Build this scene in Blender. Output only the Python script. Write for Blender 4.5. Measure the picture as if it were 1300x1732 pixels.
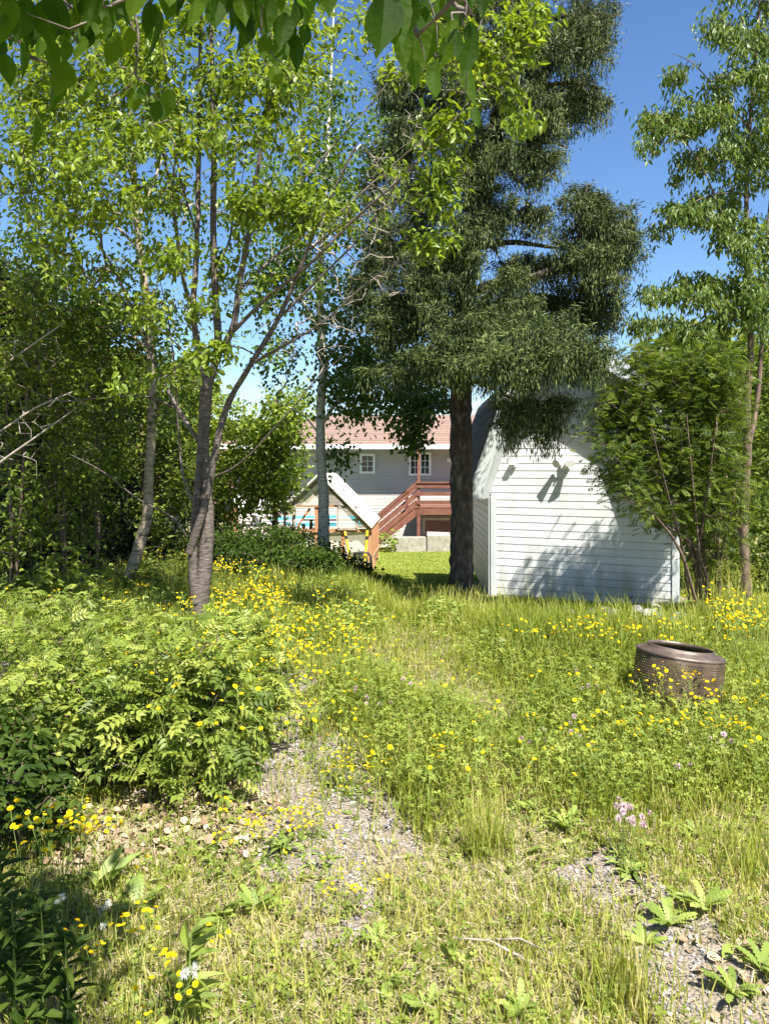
import bpy, math, random
import numpy as np
R = math.radians
rng = np.random.default_rng(7); random.seed(7)
for o in list(bpy.data.objects): bpy.data.objects.remove(o)
sc = bpy.context.scene; C = sc.collection
F = 1251.0; HZ = 785.0; EYE = 1.6          # focal length and horizon in photo pixels, eye height
# ---------------- camera, sky, sun, exposure
cd = bpy.data.cameras.new('camera'); cam = bpy.data.objects.new('camera', cd); C.objects.link(cam)
cam.location = (0, 0, EYE); cam.rotation_euler = (R(90), 0, 0)
cd.sensor_fit = 'VERTICAL'; cd.sensor_height = 36; cd.lens = 36*F/1732; cd.shift_y = -(866-HZ)/1732
cd.clip_start = .05; cd.clip_end = 2000; sc.camera = cam
EL = 56; AZ = 150
w = bpy.data.worlds.new("World"); sc.world = w; w.use_nodes = True
nt = w.node_tree; bg = nt.nodes['Background']; sky = nt.nodes.new('ShaderNodeTexSky')
sky.sky_type = 'NISHITA'; sky.sun_disc = False; sky.sun_elevation = R(EL); sky.sun_rotation = R(AZ)
sky.air_density = 1.0; sky.dust_density = .3; sky.ozone_density = 2.5; sky.altitude = 200
hsv = nt.nodes.new('ShaderNodeHueSaturation'); hsv.inputs['Saturation'].default_value = 1.17; hsv.inputs['Hue'].default_value = .505
nt.links.new(sky.outputs[0], hsv.inputs['Color']); nt.links.new(hsv.outputs[0], bg.inputs[0]); bg.inputs[1].default_value = .07
sl = bpy.data.lights.new('sun', 'SUN'); sl.energy = 5; sl.angle = R(.5); sl.color = (1, .955, .87)
so = bpy.data.objects.new('sun', sl); C.objects.link(so)
SD = np.array([math.sin(R(AZ))*math.cos(R(EL)), math.cos(R(AZ))*math.cos(R(EL)), math.sin(R(EL))])
from mathutils import Vector, Matrix
so.rotation_euler = Vector(SD).to_track_quat('Z', 'Y').to_euler()
sc.view_settings.view_transform = 'Standard'; sc.view_settings.look = 'None'
sc.view_settings.exposure = 1.6; sc.view_settings.gamma = 1
try:
    sc.cycles.max_bounces = 6; sc.cycles.diffuse_bounces = 2; sc.cycles.transmission_bounces = 3; sc.cycles.transparent_max_bounces = 12
except Exception: pass

# ---------------- layout helpers
def gz(x, y):
    y = np.asarray(y, float); x = np.asarray(x, float)
    z = np.interp(y, [0, 5, 7, 10, 15, 19, 30, 45, 120, 900], [0, 0, -.05, -.2, -.68, -1.12, -1.76, -2, -2, -2])
    b = .02*np.sin(x*2.1+1.3)*np.sin(y*1.7+.4)+.012*np.sin(x*5.3+y*3.1)
    return z + b*np.clip((12-y)/4, .15, 1)
def W(px, py, Y): return np.array([(px-650)/F*Y, Y, EYE+(HZ-py)/F*Y])
def G(px, py):
    Y = 3.
    for _ in range(40):
        Y = .5*Y + .5*(EYE-float(gz((px-650)/F*Y, Y)))*F/(py-HZ)
    X = (px-650)/F*Y
    return np.array([X, Y, float(gz(X, Y))])
def nrm(v): return v/np.maximum(np.linalg.norm(v, axis=-1, keepdims=True), 1e-9)

# ---------------- mesh accumulator
class Acc:
    def __init__(s): s.v = []; s.f = []; s.r = []; s.n = 0
    def add(s, v, f, r=None):
        v = np.asarray(v, float).reshape(-1, 3); f = np.asarray(f, np.int64)
        if r is None: r = np.full(len(v), random.random())
        s.v.append(v); s.f.append(f+s.n); s.r.append(np.asarray(r, float)); s.n += len(v)
    def build(s, name, mat, parent=None, smooth=False, **tags):
        me = bpy.data.meshes.new(name)
        v = np.concatenate(s.v); r = np.concatenate(s.r)
        me.vertices.add(len(v)); me.vertices.foreach_set('co', v.astype(np.float32).ravel())
        li = np.concatenate([f.ravel() for f in s.f]); tot = np.concatenate([np.full(len(f), f.shape[1]) for f in s.f])
        me.loops.add(len(li)); me.loops.foreach_set('vertex_index', li.astype(np.int32))
        st = np.concatenate([[0], np.cumsum(tot)[:-1]])
        me.polygons.add(len(tot)); me.polygons.foreach_set('loop_start', st.astype(np.int32))
        try: me.polygons.foreach_set('loop_total', tot.astype(np.int32))
        except Exception: pass
        me.polygons.foreach_set('use_smooth', np.full(len(tot), smooth))
        a = me.attributes.new('rnd', 'FLOAT', 'POINT'); a.data.foreach_set('value', r.astype(np.float32))
        me.update(); me.validate()
        me.materials.append(mat)
        o = bpy.data.objects.new(name, me); C.objects.link(o)
        if parent is not None:
            o.parent = parent; off = Vector(); p = parent
            while p is not None: off += p.location; p = p.parent
            if off.length > 0 and not tags.get('_local'): me.transform(Matrix.Translation(-off))
        for k, val in tags.items():
            if not k.startswith('_'): o[k] = val
        return o
    def box(s, c, size, rz=0, rx=0, ry=0):
        x, y, z = [q/2 for q in size]
        v = np.array([[a*x, b*y, d*z] for a in (-1, 1) for b in (-1, 1) for d in (-1, 1)])
        m = np.array(Matrix.Rotation(rz, 3, 'Z') @ Matrix.Rotation(ry, 3, 'Y') @ Matrix.Rotation(rx, 3, 'X'))
        v = v@m.T+np.array(c)
        s.add(v, [[0, 1, 3, 2], [4, 6, 7, 5], [0, 4, 5, 1], [2, 3, 7, 6], [0, 2, 6, 4], [1, 5, 7, 3]])
    def bar(s, a, b, wd, th, up=(0, 0, 1)):
        a = np.array(a, float); b = np.array(b, float); d = nrm(b-a); u = np.array(up, float)
        y = nrm(np.cross(u, d)); z = np.cross(d, y)
        v = [p+i*wd/2*y+j*th/2*z for p in (a, b) for i in (-1, 1) for j in (-1, 1)]
        s.add(v, [[0, 1, 3, 2], [4, 6, 7, 5], [0, 4, 5, 1], [2, 3, 7, 6], [0, 2, 6, 4], [1, 5, 7, 3]])
    def tube(s, P, rad, k=5, r=None, cap=False, lump=0):
        P = np.asarray(P, float); n = len(P); rad = np.broadcast_to(np.asarray(rad, float), (n,))
        T = nrm(np.gradient(P, axis=0)); ref = np.array([1., 0, 0]) if abs(T[0][0]) < .8 else np.array([0, 1., 0])
        A = nrm(np.cross(T, ref)); B = np.cross(T, A)
        an = np.arange(k)*2*math.pi/k
        rr = rad[:, None]*(1+(rng.normal(0, lump, (n, k)) if lump else 0))
        V = P[:, None, :]+rr[:, :, None]*(np.cos(an)[None, :, None]*A[:, None, :]+np.sin(an)[None, :, None]*B[:, None, :])
        i = np.arange(n-1)[:, None]*k; j = np.arange(k)[None, :]; j2 = (j+1) % k
        f = np.stack([i+j, i+j2, i+k+j2, i+k+j], -1).reshape(-1, 4)
        if r is None: r = random.random()
        s.add(V.reshape(-1, 3), f, np.full(n*k, r))
        if cap: s.add(V[-1], [list(range(k))], np.full(k, r)); s.add(V[0], [list(range(k))[::-1]], np.full(k, r))
    def lathe(s, prof, c=(0, 0, 0), k=32):
        n = len(prof); an = np.arange(k)*2*math.pi/k
        V = np.array([[p[0]*np.cos(an), p[0]*np.sin(an), np.full(k, p[1])] for p in prof]).transpose(0, 2, 1)+np.array(c)
        i = np.arange(n-1)[:, None]*k; j = np.arange(k)[None, :]; j2 = (j+1) % k
        f = np.stack([i+j, i+j2, i+k+j2, i+k+j], -1).reshape(-1, 4)
        s.add(V.reshape(-1, 3), f)
    def bake(s, T, P, D, N, S, Wd=None, r=None, zw=False):
        tv, tf = T; n = len(P)
        if n == 0: return
        D = nrm(D); Y = nrm(np.cross(N, D)); Z = np.cross(D, Y)
        S = np.broadcast_to(S, (n,)); Wd = S if Wd is None else np.broadcast_to(Wd, (n,))
        V = P[:, None, :]+tv[None, :, 0:1]*S[:, None, None]*D[:, None, :]+tv[None, :, 1:2]*Wd[:, None, None]*Y[:, None, :]+tv[None, :, 2:3]*(Wd if zw else S)[:, None, None]*Z[:, None, :]
        k = len(tv)
        if r is None: r = rng.random(n)
        for t in tf:
            t = np.array(t); f = (np.arange(n)[:, None, None]*k+t[None]).reshape(-1, t.shape[1])
            if t is not None: pass
            s.f.append(f+s.n)
        s.v.append(V.reshape(-1, 3)); s.r.append(np.repeat(r, k)); s.n += n*k
def empty(name, loc=(0, 0, 0), **tags):
    o = bpy.data.objects.new(name, None); C.objects.link(o); o.location = Vector([float(q) for q in loc])
    o.empty_display_size = .2
    for k, v in tags.items(): o[k] = v
    return o
def tag(o, label, category, group=None):
    o['label'] = label; o['category'] = category
    if group: o['group'] = group
    return o
def thing(name, loc, label, category, group=None): return tag(empty(name, loc), label, category, group)
def bev(o, wd):
    m = o.modifiers.new('bevel', 'BEVEL'); m.width = wd; m.segments = 2; m.limit_method = 'ANGLE'; return o

# ---------------- leaf templates (x along the leaf)
def t_leaf2(): return (np.array([[0, 0, 0], [.45, .5, .1], [1, 0, -.12], [.45, -.5, .1]]), [[[0, 2, 1], [0, 3, 2]]])
def t_leaf(fold=.12, droop=.25, st=((.12, .28), (.38, .5), (.68, .36))):
    v = [[0, 0, 0]]
    for x, y in st:
        z = -droop*x*x
        v += [[x, y, z+fold*y*2], [x, 0, z], [x, -y, z+fold*y*2]]
    v.append([1, 0, -droop]); t = []; q = []
    t += [[0, 2, 1], [0, 3, 2]]
    m = len(st)
    for i in range(m-1):
        a = 1+3*i; q += [[a, a+1, a+4, a+3], [a+1, a+2, a+5, a+4]]
    a = 1+3*(m-1); t += [[a, a+1, 3*m+1], [a+1, a+2, 3*m+1]]
    return (np.array(v), [t, q])
def join(parts):
    V = []; byk = {}; n = 0
    for tv, tf in parts:
        for t in tf:
            t = np.array(t); byk.setdefault(t.shape[1], []).append(t+n)
        V.append(tv); n += len(tv)
    return (np.concatenate(V), [np.concatenate(x) for x in byk.values()])
def xf(T, p, d, nn, s, wd):
    a = Acc(); a.bake(T, np.array([p], float), np.array([d], float), np.array([nn], float), s, wd); return (a.v[0], T[1])
def t_pinnate(pairs=4, ll=.36, lw=.15, T0=None):   # compound leaf, unit length
    T0 = T0 or t_leaf2(); parts = []
    parts.append((np.array([[0, .008, 0], [0, -.008, 0], [.85, -.004, -.06], [.85, .004, -.06]]), [[[0, 1, 2, 3]]]))
    for i in range(pairs):
        x = .22+.6*i/max(1, pairs-1)
        for sg in (-1, 1): parts.append(xf(T0, (x, 0, -.08*x*x), (.45, sg*.9, -.12), (0, 0, 1), ll*(1-.25*abs(i-pairs*.4)/pairs), lw*1.15))
    parts.append(xf(T0, (.82, 0, -.06), (1, 0, -.15), (0, 0, 1), ll*.95, lw*1.15))
    return join(parts)
def t_trefoil():
    T0 = (np.array([[0, 0, 0], [.6, .42, .06], [1, 0, 0], [.6, -.42, .06]]), [[[0, 2, 1], [0, 3, 2]]])
    return join([xf(T0, (0, 0, 0), (math.cos(a), math.sin(a), .12), (0, 0, 1), .5, .5) for a in (0, 2.1, -2.1)])
L2 = t_leaf2(); L8 = t_leaf(); LNARROW = t_leaf(.1, .35, ((.15, .3), (.45, .5), (.75, .3)))
PIN = t_pinnate(4); PIN6 = t_pinnate(5, .3, .1); TREF = t_trefoil()
SPIN = (np.array([[0, 0, 0], [.35, 1, 0], [.35, -.5, .85], [.35, -.5, -.85], [1, 0, 0]])*[1, .5, .5], [[[0, 1, 2], [0, 2, 3], [0, 3, 1], [4, 2, 1], [4, 3, 2], [4, 1, 3]]])
SPIN_OLD = (np.array([[0, .35, 0], [0, -.2, .3], [0, -.2, -.3], [.45, 1, 0], [.45, -.5, .85], [.45, -.5, -.85], [1, 0, 0]])*[1, .5, .5],
        [[[0, 1, 4, 3], [1, 2, 5, 4], [2, 0, 3, 5]], [[3, 4, 6], [4, 5, 6], [5, 3, 6]]])
BLADE = (np.array([[0, .5, 0], [0, -.5, 0], [.45, .42, .03], [.45, -.42, .03], [.8, .25, -.03], [.8, -.25, -.03], [1, 0, -.16]]), [[[0, 1, 3, 2], [2, 3, 5, 4]], [[4, 5, 6]]])

# ---------------- materials
def mat(name):
    m = bpy.data.materials.new(name); m.use_nodes = True; nt = m.node_tree
    return m, nt, nt.nodes, nt.links, nt.nodes['Principled BSDF'], nt.nodes['Material Output']
def ramp(nt, stops):
    r = nt.nodes.new('ShaderNodeValToRGB'); e = r.color_ramp.elements
    while len(e) < len(stops): e.new(.5)
    for i, (p, c) in enumerate(stops): e[i].position = p; e[i].color = (*c, 1)
    return r
def leafmat(name, stops, trans=.4, rough=.45, spec=.5, tcol=1.25, bumpy=False):
    m, nt, N, L, b, out = mat(name)
    a = N.new('ShaderNodeAttribute'); a.attribute_name = 'rnd'
    g = N.new('ShaderNodeNewGeometry'); no = N.new('ShaderNodeTexNoise'); no.inputs['Scale'].default_value = 1.6; no.inputs['Detail'].default_value = 2
    L.new(g.outputs['Position'], no.inputs['Vector'])
    mx = N.new('ShaderNodeMath'); mx.operation = 'MULTIPLY_ADD'; mx.inputs[1].default_value = .5
    L.new(no.outputs['Fac'], mx.inputs[0]); mm = N.new('ShaderNodeMath'); mm.operation = 'MULTIPLY_ADD'; mm.inputs[1].default_value = .75; mm.inputs[2].default_value = -.13
    L.new(a.outputs['Fac'], mm.inputs[0]); L.new(mm.outputs[0], mx.inputs[2])
    r = ramp(nt, stops); L.new(mx.outputs[0], r.inputs[0])
    L.new(r.outputs[0], b.inputs['Base Color']); b.inputs['Roughness'].default_value = rough; b.inputs['Specular IOR Level'].default_value = spec*.6
    t = N.new('ShaderNodeBsdfTranslucent'); mc = N.new('ShaderNodeMix'); mc.data_type = 'RGBA'; mc.blend_type = 'MULTIPLY'; mc.inputs[0].default_value = 1
    L.new(r.outputs[0], mc.inputs[6]); mc.inputs[7].default_value = (1.25*tcol, 1.2*tcol, .45*tcol, 1); L.new(mc.outputs[2], t.inputs['Color'])
    ms = N.new('ShaderNodeMixShader'); ms.inputs[0].default_value = trans
    L.new(b.outputs[0], ms.inputs[1]); L.new(t.outputs[0], ms.inputs[2]); L.new(ms.outputs[0], out.inputs[0])
    if bumpy:
        tc = N.new('ShaderNodeTexNoise'); tc.inputs['Scale'].default_value = 60; bp = N.new('ShaderNodeBump'); bp.inputs['Strength'].default_value = .35; bp.inputs['Distance'].default_value = .01
        L.new(g.outputs['Position'], tc.inputs['Vector']); L.new(tc.outputs['Fac'], bp.inputs['Height']); L.new(bp.outputs[0], b.inputs['Normal'])
    return m
def noisemat(name, stops, scale=8, detail=6, rough=.8, bump=.3, bdist=.02, stretch=(1, 1, 1), spec=.3, metal=0, rndmix=0, dist=0):
    m, nt, N, L, b, out = mat(name)
    tc = N.new('ShaderNodeTexCoord'); mp = N.new('ShaderNodeMapping'); mp.inputs['Scale'].default_value = stretch
    L.new(tc.outputs['Object'], mp.inputs[0]); no = N.new('ShaderNodeTexNoise'); no.inputs['Scale'].default_value = scale; no.inputs['Detail'].default_value = detail; no.inputs['Distortion'].default_value = dist
    L.new(mp.outputs[0], no.inputs['Vector']); r = ramp(nt, stops); src = no.outputs['Fac']
    if rndmix:
        a = N.new('ShaderNodeAttribute'); a.attribute_name = 'rnd'; mx = N.new('ShaderNodeMath'); mx.operation = 'MULTIPLY_ADD'; mx.inputs[1].default_value = rndmix
        ad = N.new('ShaderNodeMath'); ad.operation = 'SUBTRACT'; L.new(src, ad.inputs[0]); ad.inputs[1].default_value = rndmix/2
        L.new(a.outputs['Fac'], mx.inputs[0]); L.new(ad.outputs[0], mx.inputs[2]); src = mx.outputs[0]
    L.new(src, r.inputs[0]); L.new(r.outputs[0], b.inputs['Base Color'])
    b.inputs['Roughness'].default_value = rough; b.inputs['Specular IOR Level'].default_value = spec; b.inputs['Metallic'].default_value = metal
    if bump:
        bp = N.new('ShaderNodeBump'); bp.inputs['Strength'].default_value = bump; bp.inputs['Distance'].default_value = bdist
        L.new(no.outputs['Fac'], bp.inputs['Height']); L.new(bp.outputs[0], b.inputs['Normal'])
    return m
M = {}
M['cherry_leaf'] = leafmat('cherry_leaf', [(.05, (.065, .11, .012)), (.5, (.15, .215, .022)), (.95, (.27, .33, .045))], .44, .4, .5)
M['birch_leaf'] = leafmat('birch_leaf', [(.05, (.05, .1, .015)), (.5, (.085, .15, .022)), (.95, (.15, .22, .035))], .4, .42, .5)
M['wood_leaf'] = leafmat('wood_leaf', [(.05, (.03, .055, .008)), (.5, (.09, .13, .017)), (.95, (.22, .27, .045))], .4, .5, .4)
M['near_leaf'] = leafmat('near_leaf', [(.05, (.012, .028, .004)), (.5, (.022, .05, .004)), (.95, (.045, .075, .006))], .55, .6, .12, 4.5, bumpy=True)  # canopy shade put into the dark base colour, sunlit glow into the translucent tint
M['pale_leaf'] = leafmat('pale_leaf', [(.05, (.06, .11, .025)), (.5, (.11, .165, .035)), (.95, (.19, .24, .065))], .4, .42, .45)
M['rowan_leaf'] = leafmat('rowan_leaf', [(.05, (.028, .055, .008)), (.5, (.07, .11, .014)), (.95, (.19, .24, .035))], .4, .5, .4)
M['shrub_leaf'] = leafmat('shrub_leaf', [(.05, (.065, .105, .015)), (.5, (.18, .24, .038)), (.95, (.34, .37, .085))], .4, .45, .45)
M['shaded_leaf'] = leafmat('shaded_leaf', [(.05, (.018, .04, .006)), (.5, (.038, .07, .01)), (.95, (.085, .12, .02))], .35, .6, .2)  # leaf colour darkened to carry the shade under the trees
M['spruce'] = leafmat('spruce_needles', [(.05, (.02, .036, .011)), (.5, (.06, .088, .024)), (.95, (.2, .225, .065))], .12, .55, .35)
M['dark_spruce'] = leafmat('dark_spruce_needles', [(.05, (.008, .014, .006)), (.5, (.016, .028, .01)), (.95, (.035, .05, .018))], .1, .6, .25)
M['grass'] = leafmat('grass_blades', [(.0, (.12, .16, .018)), (.42, (.24, .28, .04)), (.68, (.39, .38, .1)), (1, (.56, .48, .25))], .4, .5, .35)
M['lawn'] = leafmat('lawn_blades', [(.05, (.13, .18, .025)), (.5, (.24, .28, .045)), (.95, (.4, .4, .12))], .35, .5, .3)
M['clover'] = leafmat('clover_leaves', [(.05, (.075, .115, .018)), (.5, (.175, .23, .036)), (.95, (.31, .35, .075))], .35, .5, .35)
M['herb'] = leafmat('herb_leaves', [(.05, (.13, .19, .035)), (.5, (.22, .29, .06)), (.95, (.33, .38, .1))], .35, .45, .45)
M['yellow'] = leafmat('yellow_petals', [(.1, (.75, .47, .004)), (.6, (.85, .64, .008)), (.95, (.9, .74, .02))], .3, .5, .3, 1)
M['pink'] = leafmat('pink_petals', [(.1, (.5, .34, .4)), (.9, (.68, .52, .56))], .2, .6, .3, .8)
M['white_petal'] = leafmat('white_petals', [(.1, (.7, .7, .68)), (.9, (.85, .85, .82))], .3, .6, .3, .8)
M['stem'] = leafmat('green_stem', [(.1, (.1, .15, .03)), (.9, (.2, .25, .06))], .1, .7, .15)
M['reddead'] = leafmat('orange_leaf', [(.1, (.3, .1, .04)), (.9, (.5, .25, .08))], .3, .6, .3)
M['cherry_bark'] = noisemat('cherry_bark', [(.3, (.05, .04, .033)), (.55, (.125, .1, .083)), (.75, (.22, .185, .155))], 5, 8, .7, .6, .01, (3, 3, 14), rndmix=.15)
M['birch_bark'] = noisemat('birch_bark', [(.32, (.07, .052, .04)), (.44, (.25, .2, .14)), (.7, (.4, .33, .24))], 3, 8, .75, .35, .01, (3, 3, 11))
M['pale_birch'] = noisemat('pale_birch_bark', [(.3, (.1, .08, .06)), (.4, (.4, .38, .31)), (.7, (.6, .57, .48))], 3, 8, .75, .35, .01, (3, 3, 11))
M['brown_bark'] = noisemat('brown_bark', [(.3, (.05, .035, .025)), (.55, (.13, .09, .065)), (.8, (.24, .18, .13))], 9, 8, .85, .7, .015, (2, 2, 1))
M['spruce_bark'] = noisemat('spruce_bark', [(.3, (.03, .024, .019)), (.55, (.075, .058, .046)), (.8, (.2, .18, .15))], 11, 9, .9, 1, .03, (1.6, 1.6, .7))
M['dead_twig'] = noisemat('dead_twig', [(.3, (.2, .17, .14)), (.7, (.36, .31, .26))], 9, 5, .85, .4, .005, (2, 2, 2), rndmix=.2)
M['vinyl'] = noisemat('white_vinyl', [(.3, (.64, .66, .67)), (.7, (.74, .75, .75))], 1.4, 6, .42, .06, .01, (1, 1, 2.5), spec=.5)
m_, nt_, N_, L_, b_, o_ = mat('grimy_white_vinyl'); g_ = N_.new('ShaderNodeNewGeometry'); sp_ = N_.new('ShaderNodeSeparateXYZ'); L_.new(g_.outputs['Position'], sp_.inputs[0]); mp_ = N_.new('ShaderNodeMapping'); mp_.inputs['Scale'].default_value = (3, 3, .8); L_.new(g_.outputs['Position'], mp_.inputs[0])
n_ = N_.new('ShaderNodeTexNoise'); n_.inputs['Scale'].default_value = 2.2; n_.inputs['Detail'].default_value = 8; L_.new(mp_.outputs[0], n_.inputs[0]); mr_ = N_.new('ShaderNodeMapRange'); mr_.inputs[1].default_value = -.2; mr_.inputs[2].default_value = .5; mr_.inputs[3].default_value = .3; mr_.inputs[4].default_value = 0; L_.new(sp_.outputs[2], mr_.inputs[0])
ad_ = N_.new('ShaderNodeMath'); ad_.operation = 'ADD'; L_.new(n_.outputs[0], ad_.inputs[0]); L_.new(mr_.outputs[0], ad_.inputs[1]); r_ = ramp(nt_, [(.42, (.6, .615, .62)), (.62, (.55, .56, .55)), (.85, (.4, .41, .35))]); L_.new(ad_.outputs[0], r_.inputs[0])
at_ = N_.new('ShaderNodeAttribute'); at_.attribute_name = 'rnd'; h_ = N_.new('ShaderNodeHueSaturation'); mr2 = N_.new('ShaderNodeMapRange'); mr2.inputs[3].default_value = .94; mr2.inputs[4].default_value = 1.04; L_.new(at_.outputs['Fac'], mr2.inputs[0]); L_.new(mr2.outputs[0], h_.inputs['Value']); L_.new(r_.outputs[0], h_.inputs['Color']); L_.new(h_.outputs[0], b_.inputs['Base Color']); b_.inputs['Roughness'].default_value = .42; M['vinyl'] = m_
M['trim'] = noisemat('pale_trim', [(.3, (.45, .49, .485)), (.7, (.54, .57, .56))], 3, 5, .45, .08, .01, spec=.4)
M['white'] = noisemat('white_plastic', [(.3, (.78, .77, .75)), (.7, (.85, .84, .82))], 4, 3, .4, 0)
M['shingle'] = noisemat('grey_shingle', [(.3, (.075, .07, .068)), (.7, (.16, .15, .145))], 30, 8, .9, .5, .01, rndmix=.2)
M['red_shingle'] = noisemat('pink_brown_shingle', [(.3, (.16, .105, .08)), (.7, (.25, .175, .14))], 9, 8, .9, .4, .02, (1, 3, 3), rndmix=.15)
M['taupe'] = noisemat('taupe_vinyl', [(.3, (.41, .37, .35)), (.7, (.47, .43, .405))], 1, 4, .5, .05, .01)
M['brownpaint'] = noisemat('red_brown_paint', [(.3, (.12, .045, .03)), (.7, (.18, .075, .05))], 5, 5, .6, .1, .01, rndmix=.2)
M['cedar'] = noisemat('cedar_boards', [(.3, (.25, .12, .06)), (.7, (.4, .22, .12))], 6, 6, .75, .2, .01, (5, 5, .6), rndmix=.25)
M['grey_wood'] = noisemat('weathered_grey_wood', [(.3, (.2, .17, .14)), (.7, (.38, .33, .28))], 6, 6, .85, .3, .01, (4, 4, .6), rndmix=.2)
M['panel'] = leafmat('cream_panel', [(.1, (.6, .6, .47)), (.9, (.7, .7, .58))], .12, .45, .4, .75)
M['concrete'] = noisemat('concrete', [(.3, (.2, .18, .15)), (.7, (.33, .3, .26))], 7, 8, .9, .3, .01)
M['rock'] = noisemat('grey_rock', [(.25, (.12, .12, .125)), (.55, (.27, .27, .27)), (.8, (.42, .41, .39))], 7, 9, .85, .6, .02, rndmix=.3)
M['black'] = noisemat('black_plastic', [(.3, (.012, .012, .014)), (.7, (.03, .03, .032))], 6, 4, .4, .05, .01, spec=.5)
M['yellowpaint'] = noisemat('yellow_paint', [(.3, (.75, .4, .01)), (.7, (.85, .5, .02))], 6, 4, .4, .05, .01, spec=.5)
M['glass'], nt_, N_, L_, b_, o_ = mat('dark_glass'); b_.inputs['Base Color'].default_value = (.03, .04, .045, 1); b_.inputs['Roughness'].default_value = .06; b_.inputs['Specular IOR Level'].default_value = .9
M['water'], nt_, N_, L_, b_, o_ = mat('blue_pool_water'); b_.inputs['Base Color'].default_value = (.08, .42, .55, 1); b_.inputs['Roughness'].default_value = .15
M['brick'] = noisemat('brown_brick', [(.3, (.16, .085, .06)), (.7, (.26, .15, .11))], 12, 4, .9, .3, .01)
M['dry'] = leafmat('dead_leaf', [(.05, (.16, .1, .06)), (.5, (.34, .25, .165)), (.95, (.54, .44, .31))], .15, .7, .3, .8)
def polymat(name):
    m, nt, N, L, b, out = mat(name); b.inputs['Base Color'].default_value = (.62, .57, .47, 1); b.inputs['Roughness'].default_value = .3
    t = N.new('ShaderNodeBsdfTransparent'); t.inputs[0].default_value = (.9, .87, .78, 1); g = N.new('ShaderNodeTexCoord')
    wv = N.new('ShaderNodeTexWave'); wv.inputs['Scale'].default_value = 6; wv.bands_direction = 'X'; L.new(g.outputs['Object'], wv.inputs[0])
    rr = ramp(nt, [(0, (.35, .35, .35)), (1, (.62, .62, .62))]); L.new(wv.outputs['Fac'], rr.inputs[0])
    ms = N.new('ShaderNodeMixShader'); L.new(rr.outputs[0], ms.inputs[0]); L.new(b.outputs[0], ms.inputs[1]); L.new(t.outputs[0], ms.inputs[2]); L.new(ms.outputs[0], out.inputs[0])
    return m
M['poly'] = polymat('clear_corrugated_plastic')

# ---------------- ground fields (world ellipses from photo spots)
def blob(px, py, rx, ry):   # -> centre and world radii of a ground spot
    c = G(px, py); a = G(px, py-ry); b = G(px, py+ry); return (c[0], c[1], rx*c[1]/F, (a[1]-b[1])/2)
def field(bl, x, y, soft=.5):
    v = np.zeros_like(x)
    for cx, cy, a, b in bl:
        d = np.sqrt(((x-cx)/a)**2+((y-cy)/b)**2); v = np.maximum(v, np.clip((1+soft-d)/soft, 0, 1))
    return v
def wob(x, y): return .5+.25*np.sin(x*3.3+1.7*np.sin(y*2.3))+.25*np.sin(y*4.1+1.3*np.sin(x*5.7+1))
PATH = [blob(q[0], q[1], q[2]*.8, q[3]*.85) for q in [(488, 1170, 40, 28), (478, 1225, 52, 35), (505, 1290, 85, 45), (560, 1360, 95, 50), (610, 1430, 85, 50), (590, 1510, 55, 50), (520, 1430, 70, 40),
                           (1010, 1470, 55, 22), (1060, 1510, 60, 30), (1130, 1590, 70, 45), (1200, 1680, 90, 60), (1290, 1760, 120, 80), (560, 1600, 30, 20)]]
LITTER = [blob(*q) for q in [(380, 1370, 75, 38), (250, 1400, 110, 45), (180, 1440, 80, 40), (420, 1420, 60, 30), (300, 1350, 70, 30), (1250, 1640, 60, 40)]]
CLOVER = [blob(*q) for q in [(620, 1200, 70, 60), (650, 1290, 85, 70), (700, 1350, 75, 60), (760, 1260, 60, 60), (1080, 1260, 190, 70), (1180, 1160, 200, 60), (1000, 1330, 130, 50), (900, 1130, 100, 40)]]
TALL = [blob(*q) for q in [(860, 1062, 130, 18), (1050, 1080, 150, 20), (1240, 1060, 100, 25), (950, 1110, 120, 25)]]
LEFTM = [blob(*q) for q in [(450, 1030, 160, 40), (400, 1090, 90, 30), (150, 1050, 220, 60), (560, 1060, 70, 30)]]
SHORT = [blob(*q) for q in [(720, 1110, 90, 50), (640, 1080, 50, 25), (820, 1180, 60, 40), (820, 1450, 120, 60)]]
def hf(x, y): return .5+.5*(np.sin(x*13.1+2*np.sin(y*9.3))*np.sin(y*14.7+2*np.sin(x*11.9+1))+.6*np.sin(x*31+3*np.sin(y*23))*np.sin(y*29+x*7))/1.4
def path_f(x, y): return np.clip(field(PATH, x+.06*np.sin(y*9)+.05*np.sin(x*17+y*5), y+.08*np.sin(x*11), .7)*(.45+.95*hf(x, y)), 0, 1)

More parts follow.
